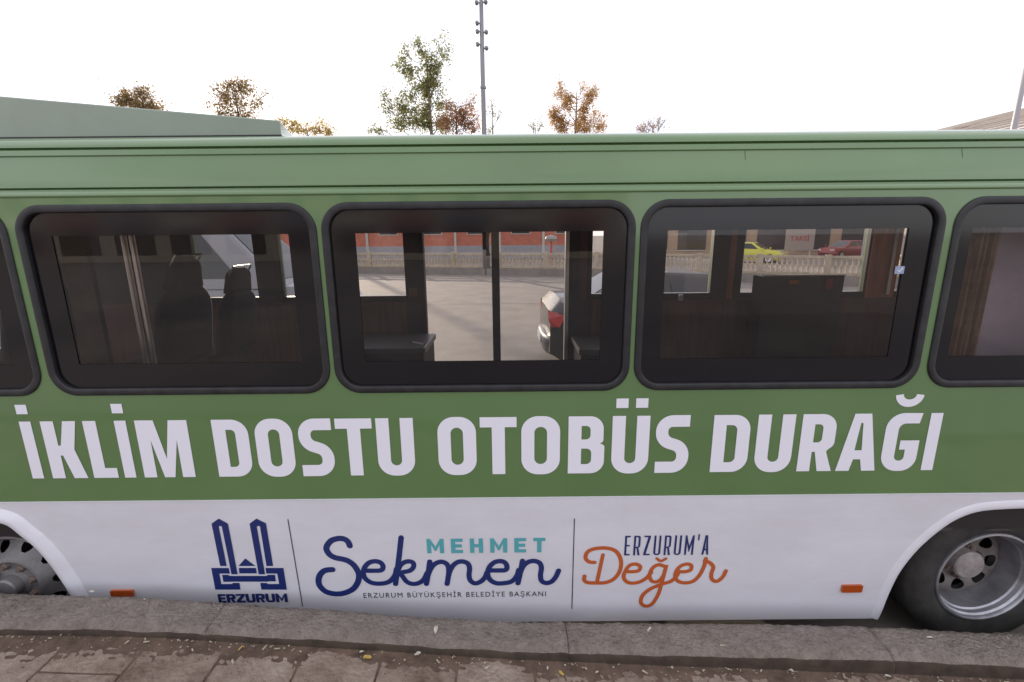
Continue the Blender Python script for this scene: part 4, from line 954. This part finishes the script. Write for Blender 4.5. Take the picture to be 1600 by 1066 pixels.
# beige shop building behind the taxi
sh = tag(empty('shop_building', (26, 47, ROAD), rad(-12)), 'beige shop building behind the yellow taxi', 'building')
MB().box((-14, 0, 0), (17, 10, 5.2)).build('wall', mat('beige_render', (.46, .33, .22), .85, vary=.12, vscale=1.5), sh)
MB().box((-14.3, -.5, 5.2), (17.3, 10.2, 5.45)).build('roof', mat('grey_roof', (.2, .19, .19)), sh)
for k in range(8):
    x = -13 + 3.7 * k
    o = MB().box((x, -.06, .5), (x + 2.7, .02, 2.6)).build('shop_window', mat('shop_glass', (.05, .04, .04), .1), sh)
    MB().box((x - .06, -.09, .4), (x + 2.76, -.061, .5)).build('sill', mat('pale_trim', (0, 0, 0)), o)
    MB().box((x, -.45, 2.75), (x + 2.7, .0, 3.2)).build('awning', [mat('awning_rose', (.42, .18, .15), .8), mat('awning_sand', (.5, .38, .2), .8), mat('pale_trim', (0, 0, 0))][k % 3], sh)
# taxi rank board
tb = atZ(1246, 404, ROAD); bd = tag(empty('taxi_board', (tb.x * .86, tb.y * .86, ROAD), rad(-10)), 'pale taxi rank board with red lettering beside the yellow taxi', 'sign')
for s in (-1, 1): MB().tube([(s * .75, 0, 0), (s * .75, 0, 2.6)], .04).build('leg', ALU, bd)
MB().box((-.95, -.04, .85), (.95, .0, 2.5)).build('board', mat('board_cream', (.34, .28, .24), .7), bd)
c = bpy.data.curves.new('t', 'FONT'); c.body = 'TAKSİ'; c.size = .46; c.align_x = 'CENTER'; c.offset = .01
o = bpy.data.objects.new('t', c); COL.objects.link(o); dg = bpy.context.evaluated_depsgraph_get(); dg.update(); me = bpy.data.meshes.new_from_object(o.evaluated_get(dg)); bpy.data.objects.remove(o)
for v in me.vertices: v.co = Vector((v.co.x, -.046, 1.55 + v.co.y))
link('lettering', me, mat('sign_red', (.35, .05, .05), .6), bd)
# red post with a grey round head beyond the balustrade
rp = atY(861, 399, 27.5); pt = tag(empty('street_post', (rp.x, 27.5, ROAD)), 'slim red post with grey rounded head behind the balustrade', 'post')
MB().tube([(0, 0, 0), (0, 0, 1.75)], .07, 10).build('pole', mat('post_red', (.5, .07, .04), .6), pt)
MB().lathe([(0, 0), (.28, .02), (.36, .14), (.30, .28), (0, .34)], 16, (0, 0, 1.75), 'z').build('head', mat('head_grey', (.3, .3, .3), .6), pt)
# road markings
for (pa, pb) in (((500, 477), (905, 473)),):
    a_, b2 = atZ(*pa, ROAD + .004), atZ(*pb, ROAD + .004); yc = (a_.y + b2.y) / 2
    structure(MB().add([(-22, yc - .07, ROAD + .004), (26, yc - .07, ROAD + .004), (26, yc + .07, ROAD + .004), (-22, yc + .07, ROAD + .004)], [(0, 1, 2, 3)]).build('lane_line', mat('worn_line', (.24, .23, .215), .85, col2=(.16, .15, .14), vary=.3, vscale=5)))
# corrugated hall at the far right
hl = tag(empty('corrugated_hall', (33, 24, ROAD)), 'long hall with pale corrugated metal roof above the bus roof end', 'building')
MB().box((-6, -14, 0), (7, 13, 6.0)).build('wall', mat('hall_wall', (.5, .44, .40), .85, vary=.1), hl)
RF = mat('pale_sheet_metal', (.72, .66, .66), .6, metal=.1)
def hall_z(u): return 9.6 - 3.2 * abs(u) ** 1.5
us = [-1 + 2 * k / 24 for k in range(25)]
vs = []; fs = []
for u in us: vs += [(u * 7.6, -15, hall_z(u)), (u * 7.6, 14, hall_z(u))]
for k in range(24): fs.append((2 * k, 2 * k + 2, 2 * k + 3, 2 * k + 1))
rf = MB().add(vs, fs).build('roof', RF, hl)
mb = MB()
for k in range(33):
    u = -1 + 2 * k / 32; mb.box((u * 7.6 - .09, -15, hall_z(u) - .02), (u * 7.6 + .09, 14, hall_z(u) + .08))
mb.build('seams', mat('seam_metal', (.13, .11, .11), .6), rf)

# ================================================================== POLES
LP = atY(756, 206, 26); lp = tag(empty('light_mast', (LP.x, 26, ROAD)), 'tall slim light mast with small lamp heads rising behind the bus', 'light mast')
GREYP = mat('mast_grey', (.26, .25, .26), .5, metal=.4)
ztop_ = atY(760, -60, 26).z - ROAD
MB().tube([(0, 0, 0), (0, 0, 5), (0, 0, ztop_ * .6), (0, 0, ztop_)], [.19, .16, .125, .085], 14).build('pole', GREYP, lp, smooth=True)
for (px, py) in ((750, 5), (766, 4), (754, 37), (766, 51), (753, 70), (764, 76), (754, 50)):
    q_ = atY(px, py, 26); z = q_.z - ROAD; x = math.copysign(.22, px - 759)
    h = MB().lathe([(0, -.11), (.08, -.10), (.105, 0), (.09, .09), (0, .11)], 12, (x, -.05, z), 'y').build('lamp_head', GREYP, lp, smooth=True)
    o = MB().tube([(0, 0, z), (x, -.05, z)], .03, 6).build('bracket', GREYP, h)
q_ = atY(756, 137, 26); MB().lathe([(.13, -.05), (.165, -.05), (.165, .05), (.13, .05)], 14, (0, 0, q_.z - ROAD), 'z').build('collar', GREYP, lp)
RP = atY(1583, 205, 16); r2 = tag(empty('lamp_post', (RP.x, 16, ROAD)), 'grey lamp post in front of the corrugated roof', 'lamp post')
MB().tube([(0, 0, 0), (0, 0, 4), (0, 0, 9)], [.10, .085, .06], 12).build('pole', mat('post_pale', (.36, .34, .35), .5, metal=.3), r2, smooth=True)
MB().tube([(0, 0, 8.9), (0, -.5, 9.3), (0, -1.4, 9.4)], [.05, .045, .04], 8).build('arm', MATS['post_pale'], r2)
MB().box((-.12, -1.9, 9.36), (.12, -1.3, 9.46)).build('lamp_head', MATS['post_pale'], r2, bevel=.03)

# ================================================================== TREES
BARK = mat('bark', (.24, .19, .15), .9, vary=.3, vscale=8)
def tree(name, label, Y, clumps, leafm, leaf=.22, dens=1.0, trunk_px=None, bare=False, seed=1, cat='tree', group='trees beyond the bus'):
    Y += 13; leaf *= 1.2; q = random.Random(seed); mpp = (atY(810, 200, Y).x - atY(800, 200, Y).x) / 10
    cs = []
    for (px, py, rx, rz, dn) in clumps:
        c = atY(px, py, Y); cs.append((c + Vector((0, q.uniform(-.7, .7), 0)), rx * mpp, rz * mpp, dn))
    bx = atY(trunk_px or clumps[0][0], 205, Y).x
    root = tag(empty(name, (bx, Y, ROAD)), label, cat, group); B0 = Vector((bx, Y, ROAD))
    mb = MB(); ztop2 = max(c[0].z for c in cs); zlow = min(c[0].z - c[2] for c in cs)
    H = ztop2 - ROAD; tr = []
    for k in range(9): t = k / 8; tr.append(Vector((.18 * math.sin(t * 4 + seed), .15 * math.cos(t * 3 + seed), H * .97 * t)))
    r0 = .16 + H * .010
    mb.tube(tr, [r0 * (1 - .9 * k / 8) + .012 for k in range(9)], 8)
    for (c, rx, rz, dn) in cs:
        loc = c - B0; tz = max(.2 * H, loc.z - rx * 1.3 - .8); tt = min(.96, tz / (H * .97)); k = int(tt * 8); s0 = tr[k].lerp(tr[min(8, k + 1)], tt * 8 - k)
        midp = s0.lerp(loc, .55) + Vector((0, 0, -.12 * (loc - s0).length))
        mb.tube([s0, midp, loc], [r0 * .34 * (1 - tt) + .035, .03, .014], 5)
        for j in range(7 if not bare else 16):
            a_ = q.uniform(0, 6.28); e_ = loc + Vector((math.cos(a_) * rx * .9, math.sin(a_) * rx * .8, (q.uniform(-.5, .95)) * rz))
            s1 = midp.lerp(loc, q.random()); mb.tube([s1, s1.lerp(e_, .5) + Vector((0, 0, .08 * rx)), e_], [.020, .014, .006], 4)
            if bare:
                for jj in range(3):
                    e2 = e_ + Vector((q.uniform(-.5, .5), q.uniform(-.5, .5), q.uniform(.1, .7))) * rx * .5; mb.tube([s1.lerp(e_, q.uniform(.4, .9)), e2], [.011, .004], 3)
    mb.build('trunk', BARK, root, smooth=True)
    vs = []; fs = []
    for (c, rx, rz, dn) in cs:
        loc = c - B0; sub = [Vector((q.gauss(0, .5) * rx, q.gauss(0, .5) * rx, q.gauss(0, .5) * rz)) for _ in range(max(5, int(rx * rz * 5.0)))]
        for k in range(int(rx * rz * 760 * dn * dens * (.22 / leaf) ** 2)):
            if q.random() < .7: p = q.choice(sub) + Vector((q.gauss(0, .3), q.gauss(0, .3), q.gauss(0, .3)))
            else:
                p = Vector((q.gauss(0, .6) * rx, q.gauss(0, .6) * rx, q.gauss(0, .6) * rz))
            p += loc; s = leaf * q.uniform(.45, 1.05)
            n_ = Vector((q.gauss(0, 1), q.gauss(0, 1), q.gauss(0, 1) + .3)).normalized(); u = n_.orthogonal().normalized(); u = (u * math.cos(k) + n_.cross(u) * math.sin(k)); v = n_.cross(u)
            i = len(vs); vs += [tuple(p - u * s * .6), tuple(p + v * s * .3), tuple(p + u * s * .6), tuple(p - v * s * .3)]; fs.append((i, i + 1, i + 2, i + 3))
    if not bare or leafm:
        me = bpy.data.meshes.new('crown'); me.from_pydata(vs, [], fs); me.update(); link('crown', me, leafm, root)
    return root
LG = mat('leaf_green', (.16, .19, .06), .6, vary=.5, vscale=.9, col2=(.30, .27, .11), trans=.65)
LB = mat('leaf_brown', (.22, .16, .07), .6, vary=.5, vscale=.9, col2=(.34, .24, .11), trans=.65)
LO = mat('leaf_orange', (.42, .22, .07), .6, vary=.5, vscale=1.2, col2=(.48, .33, .14), trans=.65)
LR = mat('leaf_russet', (.42, .19, .10), .6, vary=.5, vscale=1.2, col2=(.36, .24, .11), trans=.65)
LGO = mat('leaf_gold', (.48, .32, .10), .6, vary=.4, vscale=1.2, col2=(.42, .36, .15), trans=.65)
tree('round_tree', 'small olive brown tree top over the high end of the roof unit', 42, [(205, 158, 20, 14, 1), (225, 148, 18, 11, 1), (235, 165, 18, 14, 1), (222, 172, 32, 14, 1), (190, 166, 9, 10, .6), (252, 175, 8, 8, .5)], LB, .24, 1.3, 220, seed=3)
tree('open_tree', 'sparse brown tree top over the middle of the roof unit', 42, [(365, 138, 18, 9, 1), (382, 142, 18, 10, 1), (345, 147, 12, 8, .9), (372, 158, 24, 10, .6), (352, 172, 14, 12, .9), (385, 172, 18, 12, .6), (402, 160, 10, 10, .3), (415, 143, 8, 4, .5), (370, 184, 24, 12, .8)], LB, .24, 1.2, 372, seed=4)
tree('low_tree', 'low golden backlit tree beside the end of the roof unit', 48, [(452, 198, 16, 9, 1), (478, 202, 20, 7, 1.2), (505, 204, 18, 7, 1.0), (495, 188, 10, 9, .35), (440, 190, 8, 7, .6)], LGO, .24, 1.4, 478, seed=5)
tree('poplar_tree', 'tall leafy green poplar beside the light mast', 46, [(651, 68, 7, 13, .8), (660, 80, 6, 12, .8), (632, 82, 6, 14, .6), (688, 78, 8, 14, .7), (678, 95, 12, 14, .9), (697, 86, 5, 12, .5), (632, 104, 12, 14, .8), (648, 110, 14, 14, .8), (680, 115, 12, 14, 1), (655, 130, 22, 13, .9), (678, 132, 14, 14, 1), (640, 148, 18, 12, .7), (670, 152, 16, 13, .9), (690, 145, 7, 12, .5), (632, 165, 18, 12, .8), (662, 172, 20, 13, .9), (600, 156, 8, 13, .6), (606, 172, 10, 10, .5), (612, 190, 14, 12, .5), (640, 192, 24, 13, 1), (670, 194, 24, 14, 1.1), (692, 182, 14, 16, .9), (580, 202, 10, 7, .6), (598, 203, 10, 7, .6)], LG, .25, 1.25, 672, seed=6)
tree('russet_tree', 'russet brown rounded tree between the poplar and the light mast', 40, [(700, 165, 12, 9, .7), (715, 178, 16, 10, 1.1), (732, 172, 10, 9, .8), (706, 195, 18, 11, 1.4), (728, 192, 14, 11, 1.2), (745, 183, 7, 5, .7), (738, 158, 6, 6, .5), (744, 200, 8, 8, .7)], LR, .21, 1.3, 716, seed=7)
tree('thin_branch_tree', 'few thin leafy sprigs just beyond the light mast', 50, [(768, 162, 7, 5, .35), (770, 175, 9, 5, .35), (780, 180, 7, 4, .35), (764, 203, 4, 4, .7)], LG, .22, 1.1, 772, seed=8)
tree('small_shrub_tree', 'tiny grey green twiggy tree top above the roof between mast and orange tree', 50, [(833, 197, 8, 7, .5), (845, 196, 6, 8, .4)], LG, .2, 1.1, 836, seed=9)
tree('orange_tree', 'small bright orange autumn tree with two upright crowns', 44, [(875, 135, 4, 10, .8), (874, 150, 7, 10, .8), (889, 152, 9, 9, 1.3), (884, 166, 9, 9, 1.3), (866, 174, 8, 9, 1.5), (873, 188, 11, 10, 1.6), (880, 201, 11, 7, 1.4), (910, 138, 5, 7, .7), (929, 138, 4, 8, .5), (920, 150, 9, 10, 1.3), (915, 164, 9, 9, 1.3), (913, 176, 9, 8, .7), (906, 192, 13, 10, 1.5), (912, 203, 14, 7, 1.2), (935, 182, 9, 9, 1.0), (935, 198, 9, 9, 1.0)], LO, .19, 1.4, 898, seed=10)
tree('bare_tree', 'pinkish bare twiggy tree top at the right of the orange tree', 46, [(1008, 198, 10, 10, .3), (1022, 195, 12, 12, .2), (1036, 192, 9, 12, .12), (1000, 202, 8, 6, .5)], LR, .17, .8, 1018, bare=True, seed=11)

# ================================================================== BEHIND THE CAMERA (seen only as reflections in glass and paint)
bb = tag(empty('street_building', (-30, -38, 0)), 'sandstone shop row across the pavement reflected in the bus', 'building')
MB().box((-40, -8, 0), (40, 0, 6.5)).build('wall', mat('sandstone', (.27, .245, .23), .85, vary=.12, vscale=1.2), bb)
for k in range(16):
    x = -38 + 4.8 * k
    o = MB().box((x, -.02, .6), (x + 3.4, .05, 2.8)).build('shop_window', mat('shop_glass', (.05, .04, .04)), bb)
    MB().box((x, .0, 3.1), (x + 3.6, .5, 3.7)).build('sign_board', [mat('sign_a', (.3, .1, .1), .6), mat('sign_b', (.12, .16, .3), .6), mat('sign_c', (.5, .5, .48), .6)][k % 3], bb)
    MB().box((x + .8, -.02, 4.3), (x + 2.4, .05, 5.8)).build('window', mat('dark_pane', (0, 0, 0)), bb)
